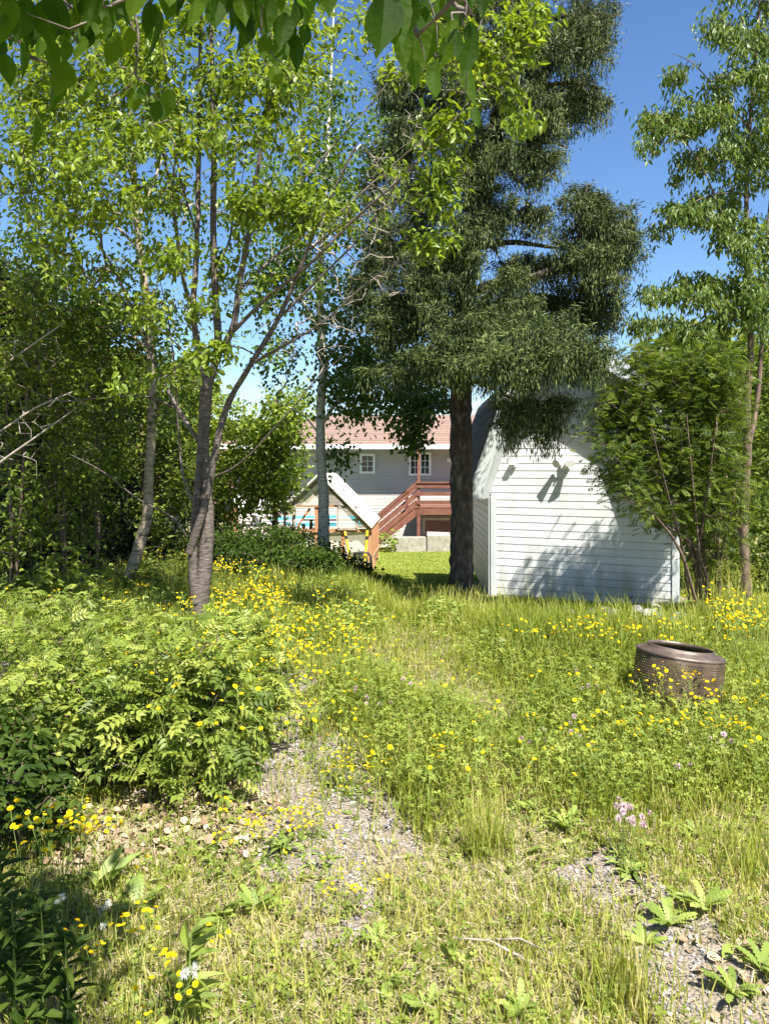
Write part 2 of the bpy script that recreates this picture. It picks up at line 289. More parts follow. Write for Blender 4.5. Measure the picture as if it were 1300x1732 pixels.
def ground_mat():
    m, nt, N, L, b, out = mat('ground_soil'); tc = N.new('ShaderNodeNewGeometry')
    n1 = N.new('ShaderNodeTexNoise'); n1.inputs['Scale'].default_value = 1.3; n1.inputs['Detail'].default_value = 8
    n2 = N.new('ShaderNodeTexNoise'); n2.inputs['Scale'].default_value = 28; n2.inputs['Detail'].default_value = 6
    L.new(tc.outputs['Position'], n1.inputs[0]); L.new(tc.outputs['Position'], n2.inputs[0])
    r1 = ramp(nt, [(.35, (.1, .13, .03)), (.6, (.2, .2, .07))]); r2 = ramp(nt, [(.3, (.09, .07, .045)), (.6, (.3, .24, .15)), (.75, (.42, .36, .24))])
    L.new(n1.outputs[0], r1.inputs[0]); L.new(n2.outputs[0], r2.inputs[0]); mx = N.new('ShaderNodeMix'); mx.data_type = 'RGBA'; mx.inputs[0].default_value = .5
    L.new(r1.outputs[0], mx.inputs[6]); L.new(r2.outputs[0], mx.inputs[7]); L.new(mx.outputs[2], b.inputs['Base Color']); b.inputs['Roughness'].default_value = .95
    bp = N.new('ShaderNodeBump'); bp.inputs['Strength'].default_value = .8; bp.inputs['Distance'].default_value = .03; L.new(n2.outputs[0], bp.inputs['Height']); L.new(bp.outputs[0], b.inputs['Normal'])
    return m
M['ground'] = ground_mat()
def gravelmat():
    m, nt, N, L, b, out = mat('gravel'); tc = N.new('ShaderNodeNewGeometry')
    v = N.new('ShaderNodeTexVoronoi'); v.inputs['Scale'].default_value = 75; L.new(tc.outputs['Position'], v.inputs['Vector'])
    r = ramp(nt, [(0, (.1, .095, .09)), (.4, (.2, .185, .17)), (.7, (.26, .2, .15)), (1, (.36, .34, .32))]); sp = N.new('ShaderNodeSeparateColor'); L.new(v.outputs['Color'], sp.inputs[0]); L.new(sp.outputs[0], r.inputs[0])
    n2 = N.new('ShaderNodeTexNoise'); n2.inputs['Scale'].default_value = 6; n2.inputs['Detail'].default_value = 6; L.new(tc.outputs['Position'], n2.inputs[0])
    r2 = ramp(nt, [(.32, (0, 0, 0)), (.52, (1, 1, 1))]); L.new(n2.outputs[0], r2.inputs[0]); mx = N.new('ShaderNodeMix'); mx.data_type = 'RGBA'
    L.new(r2.outputs[0], mx.inputs[0]); L.new(r.outputs[0], mx.inputs[6]); mx.inputs[7].default_value = (.19, .155, .115, 1)
    L.new(mx.outputs[2], b.inputs['Base Color']); b.inputs['Roughness'].default_value = .9
    bp = N.new('ShaderNodeBump'); bp.inputs['Strength'].default_value = .9; bp.inputs['Distance'].default_value = .01; bp.invert = True; L.new(v.outputs['Distance'], bp.inputs['Height']); L.new(bp.outputs[0], b.inputs['Normal'])
    return m
M['gravel'] = gravelmat()
def sheet(name, xs, ys, m, dz=0, keep=None, **k):
    X, Y = np.meshgrid(xs, ys); Z = gz(X, Y)+dz; n = len(xs)
    V = np.stack([X, Y, Z], -1).reshape(-1, 3); i = np.arange(len(ys)-1)[:, None]*n; j = np.arange(n-1)[None, :]
    f = np.stack([i+j, i+j+1, i+n+j+1, i+n+j], -1).reshape(-1, 4)
    if keep is not None:
        cx = V[f].mean(1); f = f[keep(cx[:, 0], cx[:, 1])]
    a = Acc(); a.add(V, f, np.zeros(len(V))); return a.build(name, m, smooth=True, **k)
xs = np.unique(np.concatenate([np.linspace(-500, -30, 12), np.linspace(-30, -8, 23), np.linspace(-8, 8, 120), np.linspace(8, 30, 23), np.linspace(30, 500, 12)]))
ys = np.unique(np.concatenate([np.linspace(-300, -8, 12), np.linspace(-8, 14, 160), np.linspace(14, 45, 40), np.linspace(45, 900, 15)]))
sheet('ground', xs, ys, M['ground'], kind='structure')
sheet('gravel_path', np.arange(-1.6, 2.6, .04), np.arange(1.3, 7.5, .04), M['gravel'], .006, lambda x, y: field(PATH, x+.05*np.sin(x*17+y*5), y+.06*np.sin(x*11), .7) > .3, kind='structure')
M['lawn_ground'] = noisemat('mown_lawn', [(.3, (.13, .19, .035)), (.55, (.22, .28, .055)), (.75, (.34, .36, .12))], 3, 9, .95, .5, .02)
sheet('lawn', np.arange(-3.2, 9, .2), np.arange(10.8, 29.6, .2), M['lawn_ground'], .006, lambda x, y: (x > -.6+.15*np.sin(y)) | (y > 19.5), kind='structure')
M['pebble'] = noisemat('pebbles', [(.2, (.1, .1, .1)), (.5, (.22, .205, .195)), (.85, (.42, .4, .37))], 3, 3, .85, .2, .003, rndmix=.9)

# ---------------- ground scatter
def scatter(n, x0, x1, y0, y1, wedge=True):
    y = y0+(y1-y0)*rng.random(n)
    x = x0+(x1-x0)*rng.random(n)
    if wedge: k = (np.abs(x) < .56*y+.5); x, y = x[k], y[k]
    return x, y
def rdir(n): a = rng.random(n)*2*math.pi; return np.stack([np.cos(a), np.sin(a), np.zeros(n)], -1)
def blades(acc, x, y, h, wd, lean=.35, T=BLADE, r=None):
    n = len(x); P = np.stack([x, y, gz(x, y)-.005], -1); d = rdir(n); D = nrm(np.array([0, 0, 1.])+d*np.abs(rng.normal(0, lean, n))[:, None])
    N = nrm(np.cross(D, rdir(n))); acc.bake(T, P, D, N, h, wd, r)
def litter(acc, x, y, s, T, hmax=0., flat=.5, r=None, wd=None):
    n = len(x); P = np.stack([x, y, gz(x, y)+.01+hmax*rng.random(n)], -1)
    N = nrm(np.array([0, 0, 1.])+flat*rng.normal(0, 1, (n, 3))); D = nrm(np.cross(N, rdir(n))); acc.bake(T, P, D, N, s, wd, r)
def hfield(x, y):
    h = .055+.03*wob(x, y)
    h = h+.10*field(CLOVER, x, y)+.16*field(TALL, x, y)*(.3+1.3*hf(x*.5, y*.5))+.22*field(LEFTM, x, y)+.05*np.clip((y-4)/3, 0, 1)
    h = h*(1-.4*field(SHORT, x, y))*(1-.45*np.clip((y-7)/1.2, 0, 1)*(x > .8)); return h
HEAP = [blob(1055, 1056, 100, 15), blob(1110, 1062, 50, 12)]
EXCL = lambda x, y: ((field(HEAP, x, y) > .3+.5*hf(x, y)) & (hf(x*2, y) > .2)) | ((x > 1.3) & (y > 9.9-(x-1.3)*.45) & (y < 13.5) & (x < 4))  # under the shed
def notpath(x, y, k=.93): return rng.random(len(x)) > k*path_f(x, y)
x, y = scatter(520000, -6, 6, 1.7, 10.8); keep = rng.random(len(x)) < np.clip(2.6/y, .18, 1)
x, y = x[keep], y[keep]; x2, y2 = x, y; k = notpath(x, y, .9) & ~EXCL(x, y) & (rng.random(len(x)) > .75*field(LITTER, x, y)); x, y = x[k], y[k]
g = Acc(); hh = hfield(x, y)*(.45+1.0*rng.random(len(x))); dry = np.clip(rng.random(len(x))*.75+.38*(wob(x*.9+4, y*1.3) > .62)*rng.random(len(x))-.15*field(CLOVER, x, y)-.12*(y > 6)+.16*np.clip((4.2-y)/1.5, 0, 1), 0, 1)
blades(g, x, y, hh, .0035+.0007*y, .45, r=dry)
x, y = scatter(40000, -6, 6.5, 6.5, 13); k = (field(TALL, x, y) > .2) & ~EXCL(x, y); x, y = x[k], y[k]; k = hf(x*.35, y*.4) > .5*rng.random(len(x))+.25; x, y = x[k], y[k]; blades(g, x, y, (.08+.26*rng.random(len(x))**2.5)*np.where((y > 7.4) & (x > 1.), .6, 1), .007, .3)
x, y = scatter(9000, -7, 7, 10, 19); k = (x < -.5) | (x > 4.2); x, y = x[k], y[k]; blades(g, x, y, .25+.3*rng.random(len(x)), .012, .3)
g.build('grass', M['grass'], kind='stuff', label='rough long grass over the yard')
g = Acc(); x, y = scatter(150000, -1.2, 7, 10.8, 29); k = (np.abs(x) < .2*y) & ((x > -.5) | (y > 19.5)) & ~EXCL(x, y) & (rng.random(len(x)) < 14/y); x, y = x[k], y[k]; blades(g, x, y, .03+.03*rng.random(len(x)), .008+.0005*y, .6)
g.build('lawn_grass', M['lawn'], kind='stuff')
# seeding grass stalks standing above the turf
g = Acc()
x, y = scatter(2600, -4, 5.5, 2.2, 9.6); k = notpath(x, y, .9) & ~EXCL(x, y) & (rng.random(len(x)) < .25+.75*hf(x*.4, y*.4)); x, y = x[k], y[k]
for xx, yy in zip(x, y):
    h = rng.uniform(.16, .34)*(1 if yy > 3.5 else .7); l = rng.normal(0, .12, 2); p = np.array([xx, yy, float(gz(xx, yy))]); e = p+[l[0]*h*2, l[1]*h*2, h]; g.tube([p, (p*.45+e*.55)+[0, 0, .02], e], [.0011, .001, .0006], 3, r=rng.uniform(.5, 1))
    n_k = 14; u = rng.random((n_k, 1)); g.bake(L2, e-(e-p)*.22*u+rng.normal(0, .005, (n_k, 3)), rng.normal(0, .6, (n_k, 3))+nrm(e-p), rng.normal(0, 1, (n_k, 3)), .012, .0035, r=rng.uniform(.6, 1, n_k))
g.build('seeding_grass', M['grass'], kind='stuff')
# straw and low thatch between the tufts
g = Acc(); x, y = scatter(60000, -4, 4, 1.7, 7.5); k = notpath(x, y, .75); x, y = x[k], y[k]; litter(g, x, y, .03+.05*rng.random(len(x)), BLADE, .02, .25, wd=.0035)
x, y = scatter(26000, -3, 3, 1.7, 6); k = (field(LITTER, x, y)+.03*(path_f(x, y) > .4)) > rng.random(len(x)); x, y = x[k], y[k]; litter(g, x, y, .015+.03*rng.random(len(x)), L8, .02, .5)
g.build('dead_leaves', M['dry'], kind='stuff')
# pebbles
def icos():
    t = (1+5**.5)/2; v = nrm(np.array([[-1, t, 0], [1, t, 0], [-1, -t, 0], [1, -t, 0], [0, -1, t], [0, 1, t], [0, -1, -t], [0, 1, -t], [t, 0, -1], [t, 0, 1], [-t, 0, -1], [-t, 0, 1]]))
    f = [[0, 11, 5], [0, 5, 1], [0, 1, 7], [0, 7, 10], [0, 10, 11], [1, 5, 9], [5, 11, 4], [11, 10, 2], [10, 7, 6], [7, 1, 8], [3, 9, 4], [3, 4, 2], [3, 2, 6], [3, 6, 8], [3, 8, 9], [4, 9, 5], [2, 4, 11], [6, 2, 10], [8, 6, 7], [9, 8, 1]]
    return v, f
IC = icos(); g = Acc(); x, y = scatter(60000, -2, 3, 1.5, 7); k = path_f(x, y) > rng.random(len(x))*.8+.2; x, y = x[k], y[k]
litter(g, x, y, .003+.0075*rng.random(len(x))**3, (IC[0]*[1, 1, .6], [IC[1]]), 0, .4); g.build('gravel_stones', M['pebble'], kind='stuff')
# clover and small herbs
g = Acc(); x, y = scatter(230000, -5, 6, 1.7, 9.6); f1 = field(CLOVER, x, y)
k = (rng.random(len(x)) < np.clip(.9*f1+.13+.12*wob(x+3, y), 0, 1)*np.clip(4/y, .35, 1)*(1-.4*field(SHORT, x, y))*(1-.6*field(LITTER, x, y))) & notpath(x, y, .95) & ~EXCL(x, y); x, y, f1 = x[k], y[k], f1[k]
litter(g, x, y, .022+.022*rng.random(len(x)), TREF, 1, .35); v = g.v[-1].reshape(len(x), -1, 3)
hz = rng.random(len(x))**.6*(.05+.17*f1); v[:, :, 2] += (gz(x, y)+.01+hz-(v[:, 0, 2]))[:, None]
g.build('clover', M['clover'], kind='stuff')
g = Acc(); x, y = scatter(85000, -6, 6.5, 1.7, 11); f1 = np.maximum(field(LEFTM, x, y), .75*field(TALL, x, y))
k = (rng.random(len(x)) < np.clip(.85*f1+.10*wob(x, y+2), 0, 1)*np.clip(6/y, .3, 1)) & notpath(x, y, .92) & ~EXCL(x, y); x, y, f1 = x[k], y[k], f1[k]
n = len(x); P = np.stack([x, y, gz(x, y)+(.02+.3*f1*np.where((y > 7) & (x > .8), .35, 1))*rng.random(n)], -1); D = nrm(rdir(n)+np.array([0, 0, .5])*rng.random(n)[:, None]); g.bake(L8, P, D, nrm(np.array([0, 0, 1.])+.4*rng.normal(0, 1, (n, 3))), .04+.06*rng.random(n), .018+.025*rng.random(n))
g.build('low_herbs', M['herb'], kind='stuff')

# ---------------- tree growing
def resample(P, Rr, step=.12, wig=0.):
    P = np.array(P, float); Rr = np.array(Rr, float); d = np.r_[0, np.cumsum(np.linalg.norm(np.diff(P, axis=0), axis=1))]
    n = max(3, int(d[-1]/step)); t = np.linspace(0, d[-1], n)
    # catmull-like smoothing by cubic hermite on chord length
    m = np.gradient(P, d, axis=0); idx = np.clip(np.searchsorted(d, t, 'right')-1, 0, len(d)-2); h = (d[idx+1]-d[idx]); u = ((t-d[idx])/h)[:, None]; h = h[:, None]
    Q = (2*u**3-3*u**2+1)*P[idx]+(u**3-2*u**2+u)*h*m[idx]+(-2*u**3+3*u**2)*P[idx+1]+(u**3-u**2)*h*m[idx+1]
    if wig: Q[1:] += np.cumsum(rng.normal(0, wig, (n-1, 3)), 0)*np.linspace(0, 1, n-1)[:, None]*.3
    return Q, np.interp(t, d, Rr)
def stem(px_list, Y0):  # [(px,py,dY,r)...]
    P = [W(a, b, Y0+c) for a, b, c, r in px_list]; return P, [q[3] for q in px_list]
def grow(skel, targets, r0=.0022, draw=True, up=.5, step=.16, wig=.015, k=4, expo=.5, rmax=.02):
    bark = Acc(); pos = []; par = []; dirs = []
    for P, Rr in skel:
        Q, rr = resample(P, Rr, .09); draw and bark.tube(Q, rr, 9 if rr[0] > .04 else 6, lump=.05 if rr[0] > .03 else 0)
        T = nrm(np.gradient(Q, axis=0)); k0 = 1 if len(Q) < 6 else len(Q)//8
        for i in range(k0, len(Q)): pos.append(Q[i]); par.append(-1); dirs.append(T[i])
    n0 = len(pos); cap = n0+len(targets)*14+10; A = np.zeros((cap, 3)); A[:n0] = pos; D = np.zeros((cap, 3)); D[:n0] = dirs
    par = list(par); cnt = n0; tg = np.array(targets); dd = np.array([np.min(np.linalg.norm(A[:n0]-t, axis=1)) for t in tg]); order = np.argsort(dd)
    tips = []; paths = []
    for i in order:
        t = tg[i]; v = t-A[:cnt]; d = np.linalg.norm(v, axis=1)+1e-6
        cosb = (v*D[:cnt]).sum(1)/d
        cost = d*(1+.35*(1-cosb))+up*np.maximum(0, A[:cnt, 2]-t[2]); j = int(np.argmin(cost)); L = d[j]
        if L > 3.5: continue
        m = int(np.clip(L/step, 2, 12)); u = np.linspace(0, 1, m+1)[1:, None]
        c1 = A[j]+D[j]*L*.4; Q = (1-u)**2*A[j]+2*u*(1-u)*c1+u*u*t
        Q[:-1] += rng.normal(0, wig, (m-1, 3)); Q[-1] = t
        a0 = cnt; prev = j; pth = [j]
        for q in Q:
            A[cnt] = q; D[cnt] = nrm(q-A[prev]); par.append(prev); prev = cnt; pth.append(cnt); cnt += 1
        paths.append(pth); tips.append((pth, L))
    c = np.zeros(cnt); 
    for pth in paths: c[pth[-1]] += 1
    for i in range(cnt-1, n0-1, -1):
        if par[i] >= 0: c[par[i]] += c[i]
    rad = np.minimum(r0*np.maximum(c, 1)**expo, rmax)
    for pth in paths:
        rr = rad[pth].copy(); rr[0] = rr[1]; rr[-1] *= .5; bark.tube(A[pth], rr, k)
    segs = [A[p[-4:]] if len(p) >= 4 else A[p] for p, _ in tips]
    return bark, segs
def leaves_on(acc, segs, per, size, wid, droop=.4, spread=.07, T=L8, frac=.9, nz=1.0, jit=.4):
    P = []; TD = []
    for s in segs:
        if rng.random() > frac: continue
        n = max(1, rng.poisson(per)); u = rng.random(n)**.7*(len(s)-1); i = np.minimum(u.astype(int), len(s)-2); f = (u-i)[:, None]
        P.append(s[i]*(1-f)+s[i+1]*f); TD.append(np.repeat(nrm(s[-1]-s[0])[None], n, 0))
    P = np.concatenate(P); TD = np.concatenate(TD); n = len(P)
    P = P+rng.normal(0, spread, (n, 3)); out = rdir(n)
    D = nrm(TD*.5+out*.8+np.array([0, 0, -droop])+rng.normal(0, .25, (n, 3)))
    N = nrm(np.array([0, 0, nz])+rng.normal(0, jit, (n, 3))); s = rng.uniform(size[0], size[1], n)
    acc.bake(T, P, D, N, s, s*wid); return acc
def tgt(blobs, Y0, dY=.8):
    out = []
    for b in blobs:
        px, py, rx, ry, n = b[:5]; y = Y0+(b[5] if len(b) > 5 else 0); ydev = b[6] if len(b) > 6 else dY
        for _ in range(n):
            a = rng.normal(0, 1, 3); a = a/np.linalg.norm(a)*rng.random()**(1/2.4)
            out.append(W(px+a[0]*rx, py+a[1]*ry, max(1.2, y+a[2]*ydev)))
    return out
def tree(name, loc, label, cat, skel, targets, bark, leafm, per, size, wid, group=None, trunk='trunk', crown='crown', **kw):
    t = thing(name, loc, label, cat, group); lk = {k: kw.pop(k) for k in list(kw) if k in ('droop', 'spread', 'T', 'frac', 'nz', 'jit')}
    b, segs = grow(skel, targets, **kw); b.build(trunk, M[bark], t, smooth=True)
    a = Acc(); leaves_on(a, segs, per, size, wid, **lk); a.build(crown, M[leafm], t); return t, segs

#CHUNK_TREES
# cherry with many stems
Y0 = 6.6; base = G(335, 1085)
cs = [stem(q, Y0) for q in [
    [(332, 1085, 0, .13), (334, 1050, 0, .115), (338, 1015, 0, .105), (347, 940, 0, .088), (351, 870, 0, .08), (346, 800, 0, .07), (345, 730, 0, .067), (350, 665, 0, .066), (352, 640, 0, .062)],
    [(331, 1020, -.05, .06), (326, 950, -.06, .055), (330, 880, -.05, .045), (336, 800, -.05, .04), (341, 720, -.04, .045), (345, 655, 0, .05)],
    [(350, 650, 0, .05), (340, 605, .05, .045), (328, 545, .1, .04), (332, 440, .15, .035), (335, 330, .2, .032), (337, 180, .2, .028), (340, 20, .2, .022), (341, -150, .2, .012)],
    [(352, 650, 0, .055), (366, 605, 0, .05), (364, 500, 0, .042), (361, 400, -.05, .038), (362, 250, -.1, .033), (358, 80, -.1, .026), (352, -80, 0, .015)],
    [(366, 605, 0, .045), (392, 560, -.1, .042), (405, 480, -.15, .036), (420, 400, -.2, .032), (430, 320, -.2, .026), (447, 230, -.3, .02), (468, 110, -.3, .014), (480, 0, -.3, .009)],
    [(333, 545, .1, .03), (312, 480, .2, .027), (300, 400, .25, .024), (285, 300, .3, .02), (262, 200, .4, .016), (240, 80, .4, .01)],
    [(320, 935, -.1, .05), (336, 890, -.12, .05), (352, 830, -.15, .045), (368, 745, -.2, .042), (385, 685, -.2, .04), (422, 620, -.3, .034), (470, 540, -.4, .028), (502, 468, -.5, .024), (532, 392, -.6, .019), (565, 320, -.7, .014), (605, 240, -.8, .009)],
    [(335, 745, 0, .032), (300, 690, .1, .028), (258, 605, .2, .022), (238, 555, .2, .018), (200, 470, .2, .014), (150, 380, .1, .009)],
    [(302, 692, .1, .02), (255, 673, 0, .015), (170, 673, -.2, .012), (100, 678, -.3, .009), (30, 650, -.5, .005)],
    [(332, 862, -.1, .015), (315, 825, -.2, .014), (302, 730, -.2, .012), (298, 650, -.3, .01), (288, 560, -.3, .008), (270, 470, -.3, .005)],
    [(316, 908, -.1, .014), (298, 880, -.2, .011), (235, 845, -.3, .009), (170, 795, -.5, .007), (118, 768, -.6, .004)],
    [(364, 806, -.1, .016), (385, 797, -.2, .013), (415, 776, -.3, .011), (460, 728, -.4, .01), (495, 690, -.5, .009), (545, 630, -.6, .006), (600, 590, -.7, .003)],
    [(425, 615, -.3, .02), (480, 585, -.5, .015), (545, 545, -.6, .011), (620, 480, -.8, .008), (700, 430, -.9, .004)],
    [(395, 560, -.1, .026), (450, 505, -.3, .02), (520, 450, -.7, .016), (600, 370, -.9, .013), (690, 290, -1.2, .01), (770, 200, -1.3, .007), (850, 100, -1.3, .004)],
    [(472, 538, -.4, .018), (540, 470, -.5, .014), (610, 400, -.6, .01), (680, 300, -.7, .007), (740, 220, -.8, .004)],
    [(405, 490, -.15, .02), (470, 430, .1, .016), (560, 370, .2, .012), (640, 300, .3, .009), (720, 230, .3, .005)],
    [(420, 400, -.2, .017), (490, 330, 0, .013), (560, 250, .1, .01), (640, 160, .2, .006), (690, 90, .2, .003)],
    [(520, 425, -.5, .012), (580, 380, -.8, .009), (650, 350, -1, .006), (730, 320, -1.1, .003)],
    [(363, 460, 0, .018), (390, 400, .3, .015), (395, 300, .4, .012), (410, 180, .5, .009), (430, 60, .5, .005)],
    [(334, 400, .15, .016), (310, 320, -.2, .012), (290, 220, -.4, .009), (262, 100, -.5, .005)]]]
cs = [(P, [r*(.74 if r > .035 else .76) for r in rr]) for P, rr in cs]
tg = tgt([(430, 345, 60, 28, 40, -.9, .4), (520, 340, 45, 22, 22, -.9, .4), (500, 370, 35, 20, 14, -1, .3), (335, 600, 40, 18, 16, -.8, .25), (365, 585, 30, 18, 8, -.8, .25),
          (150, 260, 110, 45, 55, -.6), (250, 225, 80, 40, 45, -.6), (200, 340, 80, 40, 40, -.5), (90, 350, 90, 60, 40, -.2), (290, 430, 60, 40, 26, -.5), (240, 520, 70, 40, 24, -.3),
          (330, 510, 50, 30, 16, -.6), (100, 180, 120, 80, 75), (60, 60, 120, 90, 80), (250, 90, 120, 90, 100), (420, 130, 90, 80, 75), (330, 180, 100, 80, 50), (150, 120, 160, 80, 50), (30, 260, 60, 80, 40), (400, 440, 70, 60, 22), (480, 110, 80, 60, 30), (380, 240, 90, 50, 40, -.5), (480, 220, 60, 50, 26, -.6),
          (540, 110, 60, 80, 20), (430, 20, 120, 70, 60), (250, -40, 200, 70, 60), (600, 30, 90, 60, 26), (730, 320, 70, 50, 22, -1.2, .3), (760, 220, 60, 50, 26, -1.2, .3), (800, 130, 70, 60, 20, -1.2, .3), (700, 100, 60, 50, 14, -1.1, .3), (860, 90, 60, 70, 20, -1.2, .3),
          (880, 190, 40, 40, 12, -1.2, .3), (740, 400, 50, 30, 12, -1.1, .3), (650, 300, 40, 40, 10), (120, 440, 80, 60, 20), (170, 650, 120, 60, 14, -.3), (600, 380, 60, 50, 8), (300, 330, 60, 50, 20), (900, 20, 60, 40, 18, -1.2, .3), (790, 30, 60, 50, 16, -1.2, .3)], Y0, 1.1)
ct_, _ = tree('cherry_tree', base, 'multi-stemmed tree with smooth grey brown trunk forking low, left of the gravel path', 'tree', cs, tg, 'cherry_bark', 'cherry_leaf', 16, (.048, .09), .46, droop=.55, spread=.05, step=.12, wig=.02, r0=.0018)
b, sg = grow([cs[k] for k in (6, 11, 12, 13, 14, 15, 16, 17)], tgt([(600, 420, 110, 90, 80, -.5), (650, 320, 80, 90, 60, -.8), (560, 540, 90, 60, 50, -.4), (680, 480, 60, 50, 24, -.7), (700, 220, 50, 60, 18, -1), (480, 560, 70, 60, 30, -.3)], Y0, .6), draw=False, r0=.0024, step=.1, wig=.02)
b.build('bare_twigs', M['dead_twig'], ct_, smooth=True, kind='stuff')
# leaning birch on the left
tree('leaning_birch', G(205, 1065), 'slender leaning birch with peeling pale bark, left of the multi-stemmed tree', 'tree',
     [stem(q, 8.6) for q in [[(192, 1075, 0, .075), (206, 1020, 0, .07), (232, 935, 0, .066), (248, 880, 0, .06), (252, 800, 0, .055), (258, 700, 0, .052), (255, 610, 0, .046), (250, 520, 0, .042), (234, 400, 0, .036), (226, 280, 0, .03), (215, 130, 0, .022), (205, -50, 0, .012)],
                             [(253, 600, 0, .02), (200, 540, -.2, .016), (120, 490, -.4, .01), (40, 470, -.6, .005)], [(236, 420, 0, .02), (160, 350, .3, .014), (70, 290, .5, .008)], [(232, 380, 0, .018), (270, 280, .2, .013), (300, 180, .3, .008)]]],
     tgt([(150, 480, 120, 60, 60), (60, 400, 90, 80, 50), (150, 280, 130, 90, 60), (60, 170, 110, 100, 60), (230, 130, 110, 100, 60), (280, 560, 60, 80, 35), (260, 380, 60, 80, 30), (100, 560, 120, 40, 40), (130, 20, 160, 90, 60), (300, 680, 50, 60, 16), (380, 300, 120, 150, 50, .6)], 8.7, 1.0),
     'birch_bark', 'birch_leaf', 20, (.045, .08), .62, droop=.5, spread=.09)
# birch in the middle in front of the greenhouse
tree('birch_tree', G(545, 945), 'grey white birch trunk standing in front of the greenhouse gable', 'tree',
     [stem(q, 12.6) for q in [[(545, 948, 0, .125), (547, 900, 0, .1), (547, 840, 0, .092), (543, 780, 0, .085), (542, 700, 0, .078), (546, 620, 0, .07), (541, 520, 0, .062), (545, 400, 0, .05), (552, 280, 0, .038), (560, 120, 0, .02), (565, 0, 0, .012)],
                              [(546, 715, 0, .04), (570, 680, -.2, .032), (610, 645, -.4, .025), (670, 640, -.6, .017), (730, 665, -.7, .009)], [(546, 620, 0, .035), (590, 560, .2, .025), (640, 500, .4, .014)], [(541, 560, 0, .03), (500, 490, -.3, .022), (460, 430, -.4, .012)], [(545, 400, 0, .03), (600, 320, .2, .02), (650, 250, .2, .01)],
                              [(544, 740, 0, .02), (510, 700, .2, .014), (470, 680, .4, .008)]]],
     tgt([(640, 640, 80, 40, 110, -.3), (700, 690, 60, 35, 95, -.6), (620, 690, 40, 20, 20, -.4), (690, 740, 26, 22, 20, -.7, .3), (600, 580, 70, 60, 80), (660, 560, 60, 60, 60), (560, 650, 50, 30, 24), (590, 690, 50, 22, 14), (560, 500, 80, 60, 90), (480, 440, 70, 60, 60), (520, 360, 100, 80, 90), (600, 300, 80, 80, 70), (560, 180, 90, 80, 60), (640, 420, 60, 80, 60), (470, 600, 50, 60, 30),
          (500, 270, 100, 80, 50), (700, 610, 60, 40, 50), (430, 520, 60, 60, 35), (660, 220, 50, 60, 40), (575, 770, 22, 45, 14, .3, .3), (745, 650, 25, 40, 20)], 12.6, 1.2),
     'pale_birch', 'birch_leaf', 19, (.06, .1), .7, droop=.6, spread=.12, r0=.0026)
# small broadleaf trees behind: left of the greenhouse
tree('young_tree', G(455, 930)+[0, 2, 0], 'leafy young tree hiding the left half of the grey house', 'tree',
     [stem(q, 17.5) for q in [[(462, 950, 0, .08), (465, 880, 0, .07), (470, 800, 0, .055), (462, 720, 0, .04), (470, 660, 0, .02)], [(466, 860, 0, .04), (430, 800, .2, .03), (400, 740, .3, .015)], [(470, 790, 0, .03), (500, 740, .2, .02), (510, 690, .2, .01)]]],
     tgt([(475, 720, 52, 50, 150), (475, 800, 42, 50, 120), (430, 760, 50, 50, 75), (400, 810, 50, 60, 100), (380, 700, 50, 40, 50), (445, 850, 50, 30, 50), (395, 730, 50, 30, 30), (500, 680, 40, 30, 40), (375, 870, 30, 30, 30), (350, 780, 40, 80, 60)], 17.5, 1.3), 'brown_bark', 'cherry_leaf', 14, (.09, .15), .6, droop=.45, spread=.16, r0=.003, rmax=.03)
# thicket on the left
def sapling(pxb, pyb, tops, blobs, Yb, label, leafm='wood_leaf', size=(.045, .075), per=14, r=.02, lean=0, name='young_tree', wid=.6, T=L8, bark='brown_bark', **kw):
    if leafm == 'wood_leaf' and pxb < 260: blobs = [b[:4]+(int(b[4]*1.25),)+b[5:] for b in blobs]
    sk = []
    for (tx, ty) in tops:
        sk.append(stem([(pxb+random.uniform(-4, 4), pyb, 0, r), (pxb+(tx-pxb)*.3+random.uniform(-8, 8), pyb+(ty-pyb)*.4, 0, r*.8), (pxb+(tx-pxb)*.7, pyb+(ty-pyb)*.75, .1, r*.55), (tx, ty, .2, r*.25)], Yb))
    kw.setdefault('droop', .35)
    return tree(name, W(pxb, pyb, Yb), label, 'tree', sk, tgt(blobs, Yb, .8), bark, leafm, per, size, wid, group=None, spread=.09, T=T, **kw)
sapling(118, 1060, [(105, 640), (60, 560)], [(90, 700, 80, 60, 50), (60, 600, 90, 60, 60), (130, 780, 70, 50, 40), (70, 850, 70, 60, 40), (110, 540, 90, 40, 45)], 8.0, 'thin brown sapling with reddish stem, second from the left in the thicket')
sapling(166, 1035, [(176, 640), (150, 520)], [(170, 700, 70, 60, 60), (190, 600, 80, 60, 60), (150, 800, 60, 50, 30), (200, 540, 70, 40, 40)], 8.8, 'straight dark sapling directly left of the leaning birch')
sapling(135, 1045, [(140, 760)], [(140, 800, 40, 50, 24), (120, 900, 50, 40, 14)], 8.4, 'very thin short sapling between two taller saplings in the thicket', r=.014)
sapling(20, 1080, [(10, 600), (60, 480)], [(20, 760, 70, 80, 40), (30, 620, 80, 60, 50), (40, 500, 90, 50, 50), (20, 900, 60, 60, 30)], 7.4, 'leafy sapling at the far left edge of the thicket')
sapling(250, 960, [(290, 650), (230, 560)], [(280, 720, 60, 60, 60), (240, 640, 70, 60, 55), (300, 800, 50, 60, 50), (210, 760, 50, 50, 40), (270, 870, 60, 50, 50), (310, 640, 40, 40, 24)], 12.5, 'bushy green tree filling the gap behind the leaning birch', size=(.06, .1), r=.04, per=18)
